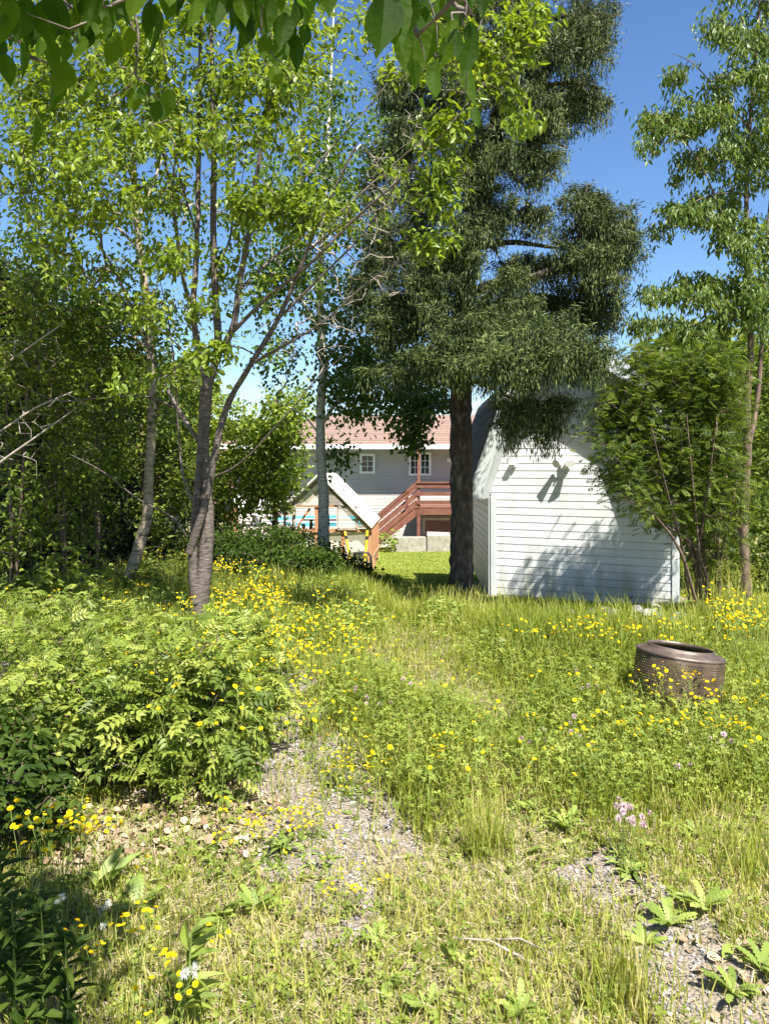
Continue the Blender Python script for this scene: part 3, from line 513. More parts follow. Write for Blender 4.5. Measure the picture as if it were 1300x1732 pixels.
sapling(60, 960, [(90, 500), (30, 450), (160, 520)], [(100, 560, 110, 60, 110), (50, 480, 110, 40, 60), (160, 640, 90, 60, 90), (190, 520, 70, 40, 50), (70, 700, 90, 60, 60), (180, 760, 70, 60, 50), (120, 870, 90, 60, 60)], 10.6, 'tall bushy tree behind the thicket saplings with fine leaves', size=(.05, .08), r=.05, per=20)
# dead branches crossing in the thicket
dt = thing('dead_shrub', W(-60, 1060, 7.0), 'bare pale dead branches reaching in from the left edge', 'dead tree')
b, sg = grow([stem([(-70, 1060, 0, .03), (-80, 900, 0, .025), (-60, 760, 0, .02), (0, 730, 0, .011), (60, 690, 0, .009), (130, 660, 0, .006)], 7), stem([(-80, 880, 0, .02), (-60, 700, 0, .016), (0, 625, 0, .012), (60, 580, 0, .008), (110, 545, 0, .004)], 7), stem([(-70, 860, 0, .02), (-20, 800, 0, .012), (60, 740, 0, .009), (130, 690, 0, .005)], 6.8)],
             tgt([(60, 600, 90, 50, 24), (80, 700, 80, 50, 24), (40, 770, 60, 50, 14)], 7, .5), r0=.0026, step=.1, wig=.02); b.build('branches', M['dead_twig'], dt, smooth=True)

# ---------------- spruces
def spray_on(acc, segs, per, ln, hang=.5, wd=.011, spread=.05):
    P = []; TD = []
    for s in segs:
        n = max(3, rng.poisson(per)); u = rng.random(n)*(len(s)-1); i = np.minimum(u.astype(int), len(s)-2); f = (u-i)[:, None]
        P.append(s[i]*(1-f)+s[i+1]*f); TD.append(np.repeat(nrm(s[-1]-s[0])[None], n, 0))
    P = np.concatenate(P); TD = np.concatenate(TD); n = len(P)
    hangm = rng.random(n) < hang
    side = rdir(n); D = nrm(TD*.7+side*.55+rng.normal(0, .2, (n, 3))); D[hangm] = nrm(np.array([0, 0, -1.])+.25*rng.normal(0, 1, (hangm.sum(), 3)))
    drop = np.where(hangm, rng.random(n)**1.5*.3, 0); off = np.where(hangm, 1, 0)[:, None]*np.stack([np.zeros(n), np.zeros(n), -drop], -1)
    P = P+rng.normal(0, spread, (n, 3))*[1, 1, .6]+off; s = rng.uniform(ln[0], ln[1], n)
    acc.bake(SPIN, P, D, rng.normal(0, 1, (n, 3)), s, wd*2*rng.uniform(.7, 1.3, n), zw=True); return acc
def bough_tgt(blobs, Y0, cx, dY=.8, per=13):
    out = []
    for b in blobs:
        px, py, rx, ry, n = b[:5]; y = Y0+(b[5] if len(b) > 5 else 0); ydev = b[6] if len(b) > 6 else dY
        for _ in range(max(2, int(n/per))):
            a = rng.normal(0, 1, 3); a = a/np.linalg.norm(a)*rng.random()**(1/2.2)*.85; c = W(px+a[0]*rx, py+a[1]*ry, y+a[2]*ydev)
            o = c-W(cx, py, Y0+.1); o[2] = 0; d = nrm(o+rng.normal(0, .35, 3)*[1, 1, 0]); L = rng.uniform(.45, .95)*min(1, .35+rx*Y0/F); lat = np.array([-d[1], d[0], 0])
            for k in range(per):
                t = rng.random(); out.append(c+d*L*(t-.5)+lat*rng.normal(0, .10)*(1.15-t)*1.3+np.array([0, 0, -.35*L*t*(1-.75*t)*1.2+.02*rng.normal()]))
    return out
Y0 = 9.8; sp = thing('spruce_tree', G(782, 1018), 'tall dark spruce with bare lower trunk beside the white shed', 'tree')
sk = [stem(q, Y0) for q in [[(781, 1030, 0, .2), (781, 1000, 0, .165), (781, 900, 0, .155), (780, 780, 0, .15), (780, 650, 0, .145), (783, 520, 0, .135), (800, 400, 0, .125), (830, 260, .1, .115), (860, 100, .2, .1), (880, -60, .2, .08), (890, -300, .2, .05)],
    [(790, 500, 0, .07), (840, 478, -.2, .06), (900, 470, -.3, .052), (955, 440, -.4, .045), (985, 380, -.4, .03), (992, 305, -.4, .004)],
    [(785, 560, 0, .045), (830, 555, -.7, .022), (900, 560, -1.3, .016), (980, 575, -1.9, .006)], [(785, 530, 0, .045), (830, 520, .1, .04), (900, 500, .1, .03), (980, 510, .2, .018)], [(783, 640, 0, .03), (815, 650, -.6, .026), (850, 665, -1.0, .022), (890, 690, -1.3, .016), (940, 690, -1.6, .012), (960, 700, -1.6, .007)],
    [(785, 600, 0, .035), (850, 600, -1.2, .026), (900, 610, -1.9, .014)], [(783, 520, 0, .04), (730, 500, .1, .034), (670, 510, .2, .022), (640, 540, .2, .012)], [(783, 560, 0, .04), (740, 560, -.5, .03), (720, 600, -.7, .014)],
    [(800, 400, 0, .05), (740, 370, .2, .04), (680, 380, .4, .026), (640, 410, .5, .012)], [(815, 330, 0, .045), (760, 280, .3, .035), (700, 240, .4, .02)], [(830, 260, .1, .045), (880, 250, -.2, .036), (930, 240, -.4, .024), (960, 250, -.4, .01)],
    [(845, 180, .1, .045), (910, 150, -.1, .036), (980, 140, -.2, .022), (1015, 150, -.3, .01)], [(850, 140, .1, .045), (790, 100, .3, .034), (720, 80, .4, .02)], [(865, 60, .2, .045), (940, 30, 0, .034), (1010, 20, -.1, .02)], [(870, 20, .2, .045), (800, -20, .4, .03)],
    [(800, 420, 0, .05), (870, 410, .5, .04), (940, 420, .8, .02)], [(950, 440, -.4, .03), (1010, 420, -.5, .022), (1060, 400, -.5, .012)], [(800, 430, 0, .03), (850, 380, -.3, .02), (900, 340, -.4, .01)], [(870, -60, .2, .04), (960, -90, 0, .02)]]]
tg = bough_tgt([(985, 340, 32, 50, 100, -.4, .5), (1030, 360, 42, 50, 150, -.4, .6), (1010, 430, 60, 60, 260, -.4, .6), (990, 390, 90, 30, 60, -.4, .5), (1000, 510, 55, 50, 170, .2, .4), (930, 500, 80, 40, 160, .2, .4), (880, 460, 45, 28, 50, -.5, .5), (950, 590, 65, 40, 150, -1.9, .4), (1000, 590, 30, 40, 50, -1.9, .4), (870, 590, 60, 40, 150, -2.0, .4),
          (760, 590, 55, 45, 100, -.7, .4), (740, 500, 45, 50, 80, -.3, .5), (670, 500, 60, 60, 170, .2, .6), (640, 430, 45, 60, 110, .4, .5), (700, 400, 60, 50, 130, .3), (720, 300, 70, 70, 180, .4), (700, 180, 60, 80, 170, .4), (760, 130, 70, 90, 220, .3), (860, 250, 55, 40, 90, -.1), (920, 240, 40, 40, 80, -.3, .5),
          (890, 290, 35, 28, 40, -.2, .5), (930, 160, 70, 50, 190, -.2), (985, 160, 35, 45, 110, -.2, .5), (900, 60, 90, 60, 240), (980, 60, 45, 60, 180, -.1), (1005, 10, 45, 40, 80, -.1), (860, -40, 160, 60, 160), (850, 370, 60, 40, 45, .1), (910, 370, 40, 50, 40, -.2, .5), (640, 330, 40, 60, 40, .5), (800, 330, 60, 60, 50, .5), (680, 620, 50, 30, 25, .1),
          (860, 675, 36, 12, 26, -1.4, .25), (895, 685, 40, 14, 40, -1.5, .2), (940, 668, 22, 18, 26, -1.6, .2), (860, 712, 22, 8, 13, -1.4, .15), (925, 712, 20, 8, 14, -1.5, .15), (840, 500, 60, 120, 40, .3, .5), (820, 600, 70, 34, 150, -1.0, .4), (930, 545, 70, 24, 110, -1.5, .4), (880, 540, 50, 30, 80, -1.0, .3), (780, 550, 55, 55, 150, -.7, .3), (900, 430, 60, 50, 100, .1, .4), (860, 500, 60, 40, 120, -.5, .3), (710, 600, 40, 26, 60, -.2, .4), (740, 440, 60, 50, 120, -.2, .4), (690, 540, 50, 50, 100, 0, .4), (780, 380, 60, 40, 90, -.5, .4), (660, 250, 40, 60, 80, .4, .4), (660, 130, 40, 60, 80, .5, .4), (760, 430, 70, 60, 130, -.3, .5), (800, 500, 40, 50, 50, -.5, .3), (810, 240, 70, 90, 200, -.3, .6), (850, 120, 80, 80, 200, -.4, .6), (790, 30, 80, 60, 150, .2, .6), (830, 340, 50, 50, 60, -.3, .4), (690, 60, 40, 60, 60, .4, .5), (620, 480, 30, 50, 40, .4, .4)], Y0, 800, .9)
b, segs = grow(sk, tg, r0=.003, step=.14, wig=.03, up=0, rmax=.03); b.build('trunk', M['spruce_bark'], sp, smooth=True)
a = Acc(); spray_on(a, segs, 50, (.04, .095), .42, .0062, .05); a.build('needles', M['spruce'], sp)
# dark conifer on the left edge behind thicket
def conifer(name, px, pyb, pytop, Y, wpx, label, m='dark_spruce', n=500, z0=.1):
    t = thing(name, W(px, pyb, Y), label, 'tree'); base = W(px, pyb, Y); top = W(px, pytop, Y); rb = wpx*Y/F; H = top[2]-base[2]
    sk = [([base, base*.5+top*.5, top], [.09, .06, .02])]; T = []
    for i in range(n):
        u = z0+(1-z0)*rng.random()**1.1; rr = rb*(1-u)**.7*(.35+.65*rng.random()**.5); a_ = rng.random()*2*math.pi; T.append(base+[rr*math.cos(a_), rr*math.sin(a_), u*H-.12*rr])
    b, s = grow(sk, T, r0=.003, up=0); b.build('trunk', M['spruce_bark'], t, smooth=True); a = Acc(); spray_on(a, s, 26, (.09, .17), .35, .02, .1); a.build('needles', M[m], t); return t
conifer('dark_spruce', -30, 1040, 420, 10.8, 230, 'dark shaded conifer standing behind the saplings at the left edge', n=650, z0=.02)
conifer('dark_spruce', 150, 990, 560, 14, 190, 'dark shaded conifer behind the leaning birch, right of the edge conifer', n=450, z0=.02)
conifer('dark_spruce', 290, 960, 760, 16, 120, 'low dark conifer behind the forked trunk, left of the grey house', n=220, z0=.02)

# ---------------- right side
Y0 = 9.6
tree('hanging_leaf_tree', G(1262, 1000), 'slender tree with brown trunk and drooping pale leaves at the right edge', 'tree',
     [(P_, [r_*.72 for r_ in R_]) for P_, R_ in (stem(q, Y0) for q in [[(1262, 1010, 0, .1), (1258, 940, 0, .085), (1257, 860, 0, .08), (1263, 760, 0, .078), (1262, 680, 0, .065), (1268, 600, 0, .055), (1266, 500, 0, .05), (1262, 430, 0, .045), (1262, 320, 0, .038), (1268, 200, 0, .03), (1280, 60, 0, .022), (1288, -100, 0, .014)],
        [(1262, 765, 0, .05), (1278, 690, .1, .045), (1286, 600, .1, .038), (1292, 480, .2, .03), (1300, 350, .3, .02), (1320, 200, .3, .01)], [(1264, 440, 0, .022), (1215, 350, -.2, .018), (1190, 290, -.3, .013), (1150, 230, -.4, .009), (1110, 190, -.4, .005)], [(1264, 560, 0, .02), (1210, 520, -.2, .014), (1150, 500, -.3, .009), (1110, 490, -.3, .004)],
        [(1268, 220, 0, .02), (1210, 150, -.2, .013), (1160, 100, -.3, .007), (1135, 90, -.3, .004)], [(1263, 330, 0, .018), (1200, 330, -.3, .012), (1140, 360, -.4, .006)], [(1280, 80, 0, .014), (1230, 40, -.2, .008), (1195, 30, -.2, .004)]])],
     tgt([(1100, 205, 40, 20, 20), (1095, 240, 28, 14, 9), (1150, 215, 40, 26, 28), (1140, 130, 18, 26, 9), (1160, 170, 30, 14, 9), (1210, 190, 50, 36, 44), (1225, 130, 50, 20, 18), (1240, 50, 60, 35, 30), (1285, 110, 50, 60, 46), (1210, 60, 20, 14, 6), (1180, 270, 50, 24, 26), (1250, 270, 50, 50, 55), (1300, 230, 40, 90, 60),
          (1150, 360, 45, 20, 24), (1200, 350, 50, 34, 40), (1120, 385, 22, 10, 6), (1250, 400, 60, 45, 60), (1140, 300, 24, 14, 6), (1110, 500, 40, 16, 18), (1170, 490, 50, 26, 36), (1230, 500, 60, 40, 60), (1290, 500, 40, 80, 55), (1100, 545, 45, 14, 18), (1180, 560, 60, 24, 40), (1270, -40, 80, 60, 50), (1340, 100, 60, 160, 90), (1340, 420, 50, 160, 70), (1210, 610, 60, 30, 24)], Y0, .8),
     'brown_bark', 'pale_leaf', 22, (.065, .11), .34, droop=1.1, spread=.06, T=LNARROW, r0=.002, jit=.6, frac=.95)
# rowan bush
bs = []
for tx, ty, dy in [(1045, 760, -.4), (1050, 680, -.3), (1080, 620, 0), (1120, 600, .2), (1160, 590, .2), (1200, 600, .3), (1235, 640, .2), (1045, 800, -.5), (1100, 720, -.6), (1160, 700, -.6), (1210, 720, -.5), (1250, 780, -.2)]:
    bx = 1195+random.uniform(-28, 28); bs.append(stem([(bx, 1045, .1, .016), (bx+(tx-bx)*.25, 920, dy*.3, .013), (bx+(tx-bx)*.62, 1000+(ty-1000)*.62, dy*.7, .009), (tx, ty, dy, .005)], 8.0))
bs.append(stem([(1185, 1045, -.1, .02), (1130, 900, -.4, .016), (1090, 860, -.5, .01), (1055, 845, -.6, .005)], 8.0))
tree('rowan_bush', G(1195, 1022), 'dense many-stemmed rowan bush with feathery leaves over the right side of the shed', 'bush', bs,
     tgt([(1060, 700, 62, 60, 120), (1110, 640, 70, 45, 120), (1180, 640, 70, 60, 130), (1130, 740, 80, 60, 170), (1190, 800, 60, 60, 90), (1230, 620, 40, 50, 40), (1050, 780, 50, 50, 60, -.3), (1200, 740, 60, 60, 60), (1150, 830, 70, 40, 40), (1010, 740, 22, 22, 10, -.3, .2), (1075, 845, 35, 18, 10, -.5, .2), (1235, 690, 35, 60, 40), (1095, 600, 50, 25, 40), (1060, 835, 30, 12, 6, -.5, .2), (1200, 900, 50, 50, 30), (1240, 840, 50, 70, 60), (1075, 800, 55, 36, 80), (1130, 860, 50, 40, 40), (1030, 690, 36, 36, 40), (1215, 700, 50, 70, 70, .5), (1160, 780, 60, 60, 70, .5)], 8.0, .5),
     'brown_bark', 'rowan_leaf', 7, (.09, .145), 1.0, T=PIN6, droop=.4, jit=.35, spread=.08, r0=.0022, up=.8)
for pb, tops, bl, Y, lab in [((1230, 1000), [(1210, 700), (1290, 640)], [(1220, 760, 70, 90, 90), (1290, 700, 60, 100, 90), (1250, 900, 90, 80, 100), (1190, 900, 40, 70, 50), (1300, 580, 60, 60, 50), (1180, 980, 60, 30, 30)], 12.5, 'broad leafy bush behind the rowan, right of the shed'),
                             ((1340, 1020), [(1310, 700), (1360, 600)], [(1320, 800, 60, 100, 90), (1330, 650, 60, 80, 70), (1310, 940, 60, 60, 60)], 10.6, 'leafy bush at the right edge behind the slender trunk')]:
    sapling(pb[0], pb[1], tops, bl, Y, lab, leafm='wood_leaf', size=(.06, .1), per=18, r=.035, name='leafy_bush')
# hedge-like dark shrubs in the shade before the greenhouse
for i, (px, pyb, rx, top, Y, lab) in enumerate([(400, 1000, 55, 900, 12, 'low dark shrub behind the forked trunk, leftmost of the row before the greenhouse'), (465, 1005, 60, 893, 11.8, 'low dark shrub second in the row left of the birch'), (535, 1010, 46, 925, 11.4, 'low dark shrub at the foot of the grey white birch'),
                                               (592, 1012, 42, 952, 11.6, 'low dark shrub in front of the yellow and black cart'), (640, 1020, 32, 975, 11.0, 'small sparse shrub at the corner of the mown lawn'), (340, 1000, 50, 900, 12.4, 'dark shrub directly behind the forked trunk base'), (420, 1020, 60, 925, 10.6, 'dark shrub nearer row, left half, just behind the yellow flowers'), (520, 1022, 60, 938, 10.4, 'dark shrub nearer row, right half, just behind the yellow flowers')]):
    cy = (pyb+top)/2+5; sapling(px, pyb+6, [(px-rx*.6, top+20), (px+rx*.6, top+20), (px, top+10)], [(px, cy, rx*1.1, (pyb-top)/2, 230 if i != 4 else 24), (px, top+14, rx*1.0, 16, 80 if i != 4 else 6)], Y, lab, leafm='shaded_leaf', size=(.05, .09), per=16, r=.012, name='low_shrub', wid=.45)

# ---------------- pinnate shrubs in the left foreground
def shrub(px, py, Rm, H0, label, n=90, size=(.10, .17), leafm='shrub_leaf', T=PIN, per=3, cat='shrub', name='shrub', wid=1., ndroop=.15):
    c = G(px, py); t = thing(name, c, label, cat); sk = []; T_ = []; p1, p2 = rng.random(2)*6; H = H0
    for _ in range(9):
        a = rng.random()*6.28; q = rng.random()**.5; e = c+[Rm*q*math.cos(a), Rm*q*math.sin(a)*.8, H*(1-.45*q*q)*.85]; m_ = c+(e-c)*[.35, .35, .6]
        sk.append(([c+[.05*math.cos(a), .05*math.sin(a), 0], m_, e], [.007, .005, .002]))
    for _ in range(n):
        a = rng.random()*6.28; q = rng.random()**.5; u = rng.random()**.45; k_ = 1+.32*math.sin(3*a+p1+4*q)+.22*math.sin(7*a+p2); q *= (1+.2*math.sin(4*a+p2)); T_.append(c+[Rm*q*math.cos(a), Rm*q*math.sin(a)*.8, .06+H*u*k_*(1-.5*q*q)])
    b, s = grow(sk, T_, r0=.0014, step=.08, up=.6, wig=.008, rmax=.006); b.build('stems', M['brown_bark'], t)
    a = Acc(); leaves_on(a, s, per, (size[0]*.6, size[1]), wid, droop=ndroop, spread=.04, T=T, frac=1, jit=.42); a.build('leaves', M[leafm], t); return t
shrub(300, 1330, .42, .62, 'bright green pinnate shrub bulging beside the gravel path', 300)
shrub(385, 1275, .30, .50, 'bright green pinnate shrub touching the gravel path edge, right of the largest one', 170)
shrub(190, 1310, .36, .5, 'bright oval-leaved shrub between the left edge and the largest shrub', 210, (.04, .085), 'shrub_leaf', T=L8, per=8, wid=.5)
shrub(90, 1270, .45, .50, 'pale green shrub spreading over the leaf litter near the left edge', 260, (.08, .13))
shrub(0, 1230, .40, .45, 'pale green shrub behind the weathered post', 160, (.08, .13))
shrub(270, 1215, .50, .42, 'bright shrub in the second row behind the largest pinnate shrub', 260)
shrub(130, 1180, .60, .50, 'wide pale shrub in the second row on the left', 280, (.09, .14))
shrub(410, 1170, .34, .36, 'bright herbaceous shrub right of the forked trunk', 170, (.10, .16))
shrub(30, 1120, .6, .5, 'shrub under the thicket saplings at the left edge', 200, (.1, .15))
shrub(230, 1125, .6, .32, 'shrub in front of the leaning birch', 220, (.1, .15))
shrub(395, 1112, .38, .24, 'long-leaved herb clump at the foot of the forked trunk', 130, (.10, .17), 'herb', T=LNARROW, per=8, wid=.3)
shrub(15, 1440, .26, .28, 'dark broad-leaved shrub in the shade at the left edge', 120, (.035, .07), 'shaded_leaf', T=L8, per=8, wid=.5)
shrub(150, 1100, .6, .42, 'loose mixed undergrowth at the foot of the thin saplings', 150, (.05, .1), 'herb', T=LNARROW, per=8, wid=.3)
shrub(60, 1065, .7, .7, 'tall pale undergrowth behind the left-edge shrubs', 170, (.06, .12), 'shrub_leaf', T=L8, per=7, wid=.5)
shrub(285, 1075, .55, .3, 'tall nettle-like herbs between the leaning birch and the forked trunk', 150, (.06, .11), 'herb', T=LNARROW, per=8, wid=.35)
shrub(200, 1040, .7, .42, 'bright bushy undergrowth under the leaning birch', 170, (.06, .11), 'shrub_leaf', T=L8, per=7, wid=.5)
shrub(290, 1000, .8, .5, 'sunlit bush behind the leaning birch at ground level', 180, (.06, .12), 'shrub_leaf', T=L8, per=7, wid=.5)
shrub(345, 1190, .35, .5, 'herbs with upright shoots between the pinnate shrubs', 110, (.05, .1), 'herb', T=LNARROW, per=9, wid=.32)
shrub(60, 1330, .32, .35, 'small-leaved pale bush above the shaded left edge', 150, (.03, .06), 'shrub_leaf', T=L8, per=9, wid=.6)
shrub(-30, 1380, .36, .45, 'dark tall shrub in the shade behind the left-edge flowers', 150, (.04, .08), 'shaded_leaf', T=L8, per=8, wid=.5)

# ---------------- overhanging branch near the camera
oh = thing('overhanging_tree', (-1.9, -.6, 0), 'large drooping leaves of a branch hanging into the top of the view', 'tree')
LBIG = t_leaf(.07, .2, ((.04, .16), (.1, .3), (.16, .4), (.23, .46), (.3, .5), (.38, .51), (.46, .48), (.54, .43), (.62, .36), (.7, .28), (.78, .19), (.87, .1), (.94, .05)))
for q_ in range(13):
    LBIG[0][1+3*q_, 2] += (.005*(-1)**q_); LBIG[0][3+3*q_, 2] += (.005*(-1)**q_); LBIG[0][1+3*q_, 1] *= 1+.03*(-1)**q_; LBIG[0][3+3*q_, 1] *= 1+.03*(-1)**q_
def serr(T):
    return T
bk = Acc(); bk.tube(*resample([(-1.9, -.6, -.05), (-1.8, -.5, 1.2), (-1.5, -.3, 2.2), (-1.0, .2, 2.75), (-.5, .8, 2.78), (0, 1.1, 2.62), (.35, 1.2, 2.45)], [.09, .075, .06, .035, .02, .01, .004], .1), k=8)
bk.tube(*resample([(-1.5, -.3, 2.2), (-1.6, .4, 2.7), (-1.3, 1.0, 2.75), (-.8, 1.4, 2.62), (-.6, 1.5, 2.5)], [.04, .025, .015, .008, .003], .1), k=6)
near = []
LV = [(20, -10, 70), (60, 10, 75), (85, -20, 90), (110, 100, 95), (150, 30, 65), (180, 25, 45), (140, 60, 60), (35, 70, 75), (10, 90, 60), (155, 130, 70), (205, 0, 55), (230, -30, 90), (265, 20, 110), (250, 130, 40), (225, 150, 60), (270, 170, 55),
      (295, -30, 80), (325, -50, 70), (355, -20, 90), (385, -10, 70), (405, -20, 80), (430, -30, 85), (450, 55, 60), (462, 110, 55), (485, 30, 75), (520, 40, 50), (505, 60, 70), (480, 140, 30), (540, -20, 50), (555, -30, 60), (240, 145, 40), (125, -40, 80), (5, 20, 90), (310, 30, 40), (600, -70, 80),
      (650, -40, 155), (702, 5, 95), (720, 20, 110), (745, -10, 70), (765, 30, 60), (698, 100, 60), (738, 100, 70), (790, 105, 85), (780, -20, 90), (715, 165, 40), (805, 180, 50), (650, -20, 165), (800, 60, 80), (735, 120, 70), (690, 60, 75), (60, 200, 60), (100, 120, 80), (285, 150, 60), (470, 60, 90), (795, 40, 50), (690, -30, 70), (760, 70, 60), (820, -20, 60)]
LV += [(random.uniform(-20, 570), random.uniform(-75, 20), random.uniform(50, 95)) for _ in range(60)]+[(random.uniform(0, 300), random.uniform(20, 70), random.uniform(40, 75)) for _ in range(16)]+[(random.uniform(680, 820), random.uniform(-60, 60), random.uniform(50, 80)) for _ in range(14)]
Pn = []; Dn = []; Sn = []; Wn = []
for px, py, L in LV:
    Y = 1.0*random.uniform(.85, 1.2) if L < 150 else .75
    p = W(px, py, Y); Pn.append(p); d = np.array([random.uniform(-.25, .25), random.uniform(-.35, .35), -1]); Dn.append(d); Sn.append(L*Y/F*.95); Wn.append(Sn[-1]*random.uniform(.4, .55)); near.append(p)
tw = [p+np.array([random.uniform(-.02, .02), random.uniform(-.02, .02), .02]) for p in near]
sk2 = [(bk_p, bk_r) for bk_p, bk_r in [([(-1.0, .2, 2.75), (-.5, .8, 2.78), (0, 1.1, 2.62), (.35, 1.2, 2.45)], [.035, .02, .01, .004]), ([(-1.6, .4, 2.7), (-1.3, 1.0, 2.75), (-.8, 1.4, 2.62), (-.6, 1.5, 2.5)], [.025, .015, .008, .003])]]
bt, sg = grow(sk2, tw, r0=.0012, step=.1, up=0, wig=.004, rmax=.004)
bk.v += bt.v; bk.r += bt.r; bk.f += [f+bk.n for f in bt.f]; bk.n += bt.n
b2, sg2 = grow(sk2, [np.array([random.uniform(-2.0, .12), random.uniform(-.7, 1.0), random.uniform(2.72, 3.5)]) for _ in range(210)], r0=.0015, up=0)
bk.v += b2.v; bk.r += b2.r; bk.f += [f+bk.n for f in b2.f]; bk.n += b2.n; bk.build('trunk', M['cherry_bark'], oh, smooth=True)
a = Acc(); n = len(Pn); a.bake(LBIG, np.array(Pn), np.array(Dn), nrm(np.array([0, 1., .1])+rng.normal(0, .55, (n, 3))), np.array(Sn), np.array(Wn))
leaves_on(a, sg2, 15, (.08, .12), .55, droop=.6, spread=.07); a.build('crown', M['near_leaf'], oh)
#CHUNK_OBJECTS
# ---------------- white gambrel shed
A_ = np.array([1.47, 10.2, 0]); B_ = np.array([3.65, 9.2, 0]); U = nrm(B_-A_); NN = np.array([U[1], -U[0], 0])*1.0
if NN[1] > 0: NN = -NN
BK = np.array([.04, 1, 0]); SW = float(np.linalg.norm(B_-A_)); ZB = -.3; RISE = [(-.2, 1.15), (.35, 2.65), (SW/2, 3.2), (SW-.35, 2.65), (SW+.2, 1.15)]
OV = .36
shed = thing('shed', (1.47, 10.2, float(gz(1.47, 10.2))), 'small white vinyl-sided shed with a steep gambrel roof beside the spruce trunk', 'shed')
def ext(z):
    if z <= 1.69: a = 0
    elif z <= 2.65: a = (z-1.15)/1.5*.55-.2
    else: a = .35+(z-2.65)/.55*(SW/2-.35)
    return a, SW-a
def siding(acc, O, u, n, z0, z1, e, step=.1, out=.014):
    z = z0; up = np.array([0, 0, 1.])
    while z < z1-.005:
        zt = min(z+step, z1); a0, b0 = e(z); a1, b1 = e(zt); r = random.random()
        if b1-a1 < .02: a1 = b1 = (a1+b1)/2
        zm = z+step*.16; am, bm = e(zm)
        v = [O+u*a0+n*out*.2+up*z, O+u*b0+n*out*.2+up*z, O+u*bm+n*out+up*zm, O+u*am+n*out+up*zm, O+u*a1+n*out*.8+up*zt, O+u*b1+n*out*.8+up*zt, O+u*a1+up*(zt+.004), O+u*b1+up*(zt+.004)]
        acc.add(v, [[0, 1, 2, 3], [3, 2, 5, 4], [4, 5, 7, 6]], np.full(8, r)); z += step
a = Acc(); siding(a, A_, U, NN, ZB, 3.19, ext); a.build('front_wall', M['vinyl'], shed)
a = Acc(); SDN = np.array([-1, .04, 0]); siding(a, A_+nrm(BK)*.0, nrm(BK), SDN, ZB, 1.16, lambda z: (0, 3.95)); a.build('side_wall', M['vinyl'], shed)
a = Acc(); a.bar(B_+[0, 0, ZB], B_+[0, 0, 1.6]+BK*0, .001, .001); siding(a, B_, nrm(BK), -SDN, ZB, 1.6, lambda z: (0, 3.95)); bw = A_+BK*3.95
a.add([bw+[0, 0, ZB], B_+BK*3.95+[0, 0, ZB], B_+BK*3.95+[0, 0, 1.6], bw+[0, 0, 1.6]], [[0, 1, 2, 3]]); a.build('rear_wall', M['vinyl'], shed)
for P, q in ((A_, 1.16), (B_, 1.2)):
    a = Acc(); sg = -1 if P is A_ else 1
    c0 = P+NN*.022
    a.bar(P+NN*.02+U*sg*-.035+[0, 0, ZB], P+NN*.02+U*sg*-.035+[0, 0, q], .07, .016, NN); a.bar(P+U*sg*.014+BK*.03+[0, 0, ZB], P+U*sg*.014+BK*.03+[0, 0, q], .016, .085, NN); a.build('corner_trim', M['trim'], shed)
# roof sheets with thickness, battened shingles
def rp(u, z, back=0., o=0.): return A_+U*u+NN*(OV+o)+BK*back+np.array([0, 0, z])
a = Acc(); LB = 4.4
for (u0, z0), (u1, z1) in zip(RISE[:-1], RISE[1:]):
    d = nrm(np.array([u1-u0, z1-z0])); n2 = np.array([-d[1], d[0]]); ln = math.hypot(u1-u0, z1-z0); m_ = max(1, int(ln/.145))
    for i in range(m_):
        t0, t1 = i/m_, (i+1)/m_; lo, hi = (t0, t1) if z1 > z0 else (t1, t0)
        pl = np.array([u0, z0])*(1-lo)+np.array([u1, z1])*lo; ph = np.array([u0, z0])*(1-hi)+np.array([u1, z1])*hi; q0 = pl+n2*.05; q1 = ph+n2*.042; qb = pl+n2*.04
        r = np.full(8, random.random())
        a.add([rp(*q0), rp(*q0, LB), rp(*q1, LB), rp(*q1), rp(*qb), rp(*qb, LB), rp(*ph), rp(*ph, LB)], [[0, 1, 2, 3], [4, 5, 1, 0], [4, 0, 3, 6]], r)
    a.add([rp(u0, z0), rp(u0, z0, LB), rp(u1, z1, LB), rp(u1, z1)], [[0, 1, 2, 3]])
roof = a.build('roof', M['shingle'], shed)
a = Acc()
def inset(k): # rake board lower edge
    return [(-.2, 1.02), (.02, 1.15)]
FD = .15; lo = [(-.03, 1.13), (.44, 2.53), (SW/2, 3.03), (SW-.44, 2.53), (SW+.03, 1.13)]; hi = [(-.23, 1.14), (.33, 2.68), (SW/2, 3.25), (SW-.33, 2.68), (SW+.23, 1.14)]
for i in range(4):
    q = [hi[i], hi[i+1], lo[i+1], lo[i]]; v = [rp(u, z, o=.03) for u, z in q]+[rp(u, z, o=.005) for u, z in q]
    a.add(v, [[0, 1, 2, 3], [7, 6, 5, 4], [0, 4, 5, 1], [3, 2, 6, 7]])
a.add([rp(*hi[0], o=.03), rp(*lo[0], o=.03), rp(*lo[0]), rp(*hi[0])], [[0, 1, 2, 3]]); a.add([rp(*hi[4], o=.03), rp(*lo[4], o=.03), rp(*lo[4]), rp(*hi[4])], [[0, 1, 2, 3]])
a.build('rake_board', M['trim'], roof)
a = Acc()
for i in range(4):   # soffit strip between wall and rake
    q0, q1 = lo[i], lo[i+1]; a.add([rp(*q0), rp(*q1), rp(*q1)-NN*(OV-.012), rp(*q0)-NN*(OV-.012)], [[0, 1, 2, 3]])
for u, sg in ((-.2, 1), (SW+.2, -1)): a.add([rp(u, 1.16), rp(u+.2*sg, 1.16), rp(u+.2*sg, 1.16, LB), rp(u, 1.16, LB)], [[0, 1, 2, 3]])
a.build('soffit', M['trim'], roof)
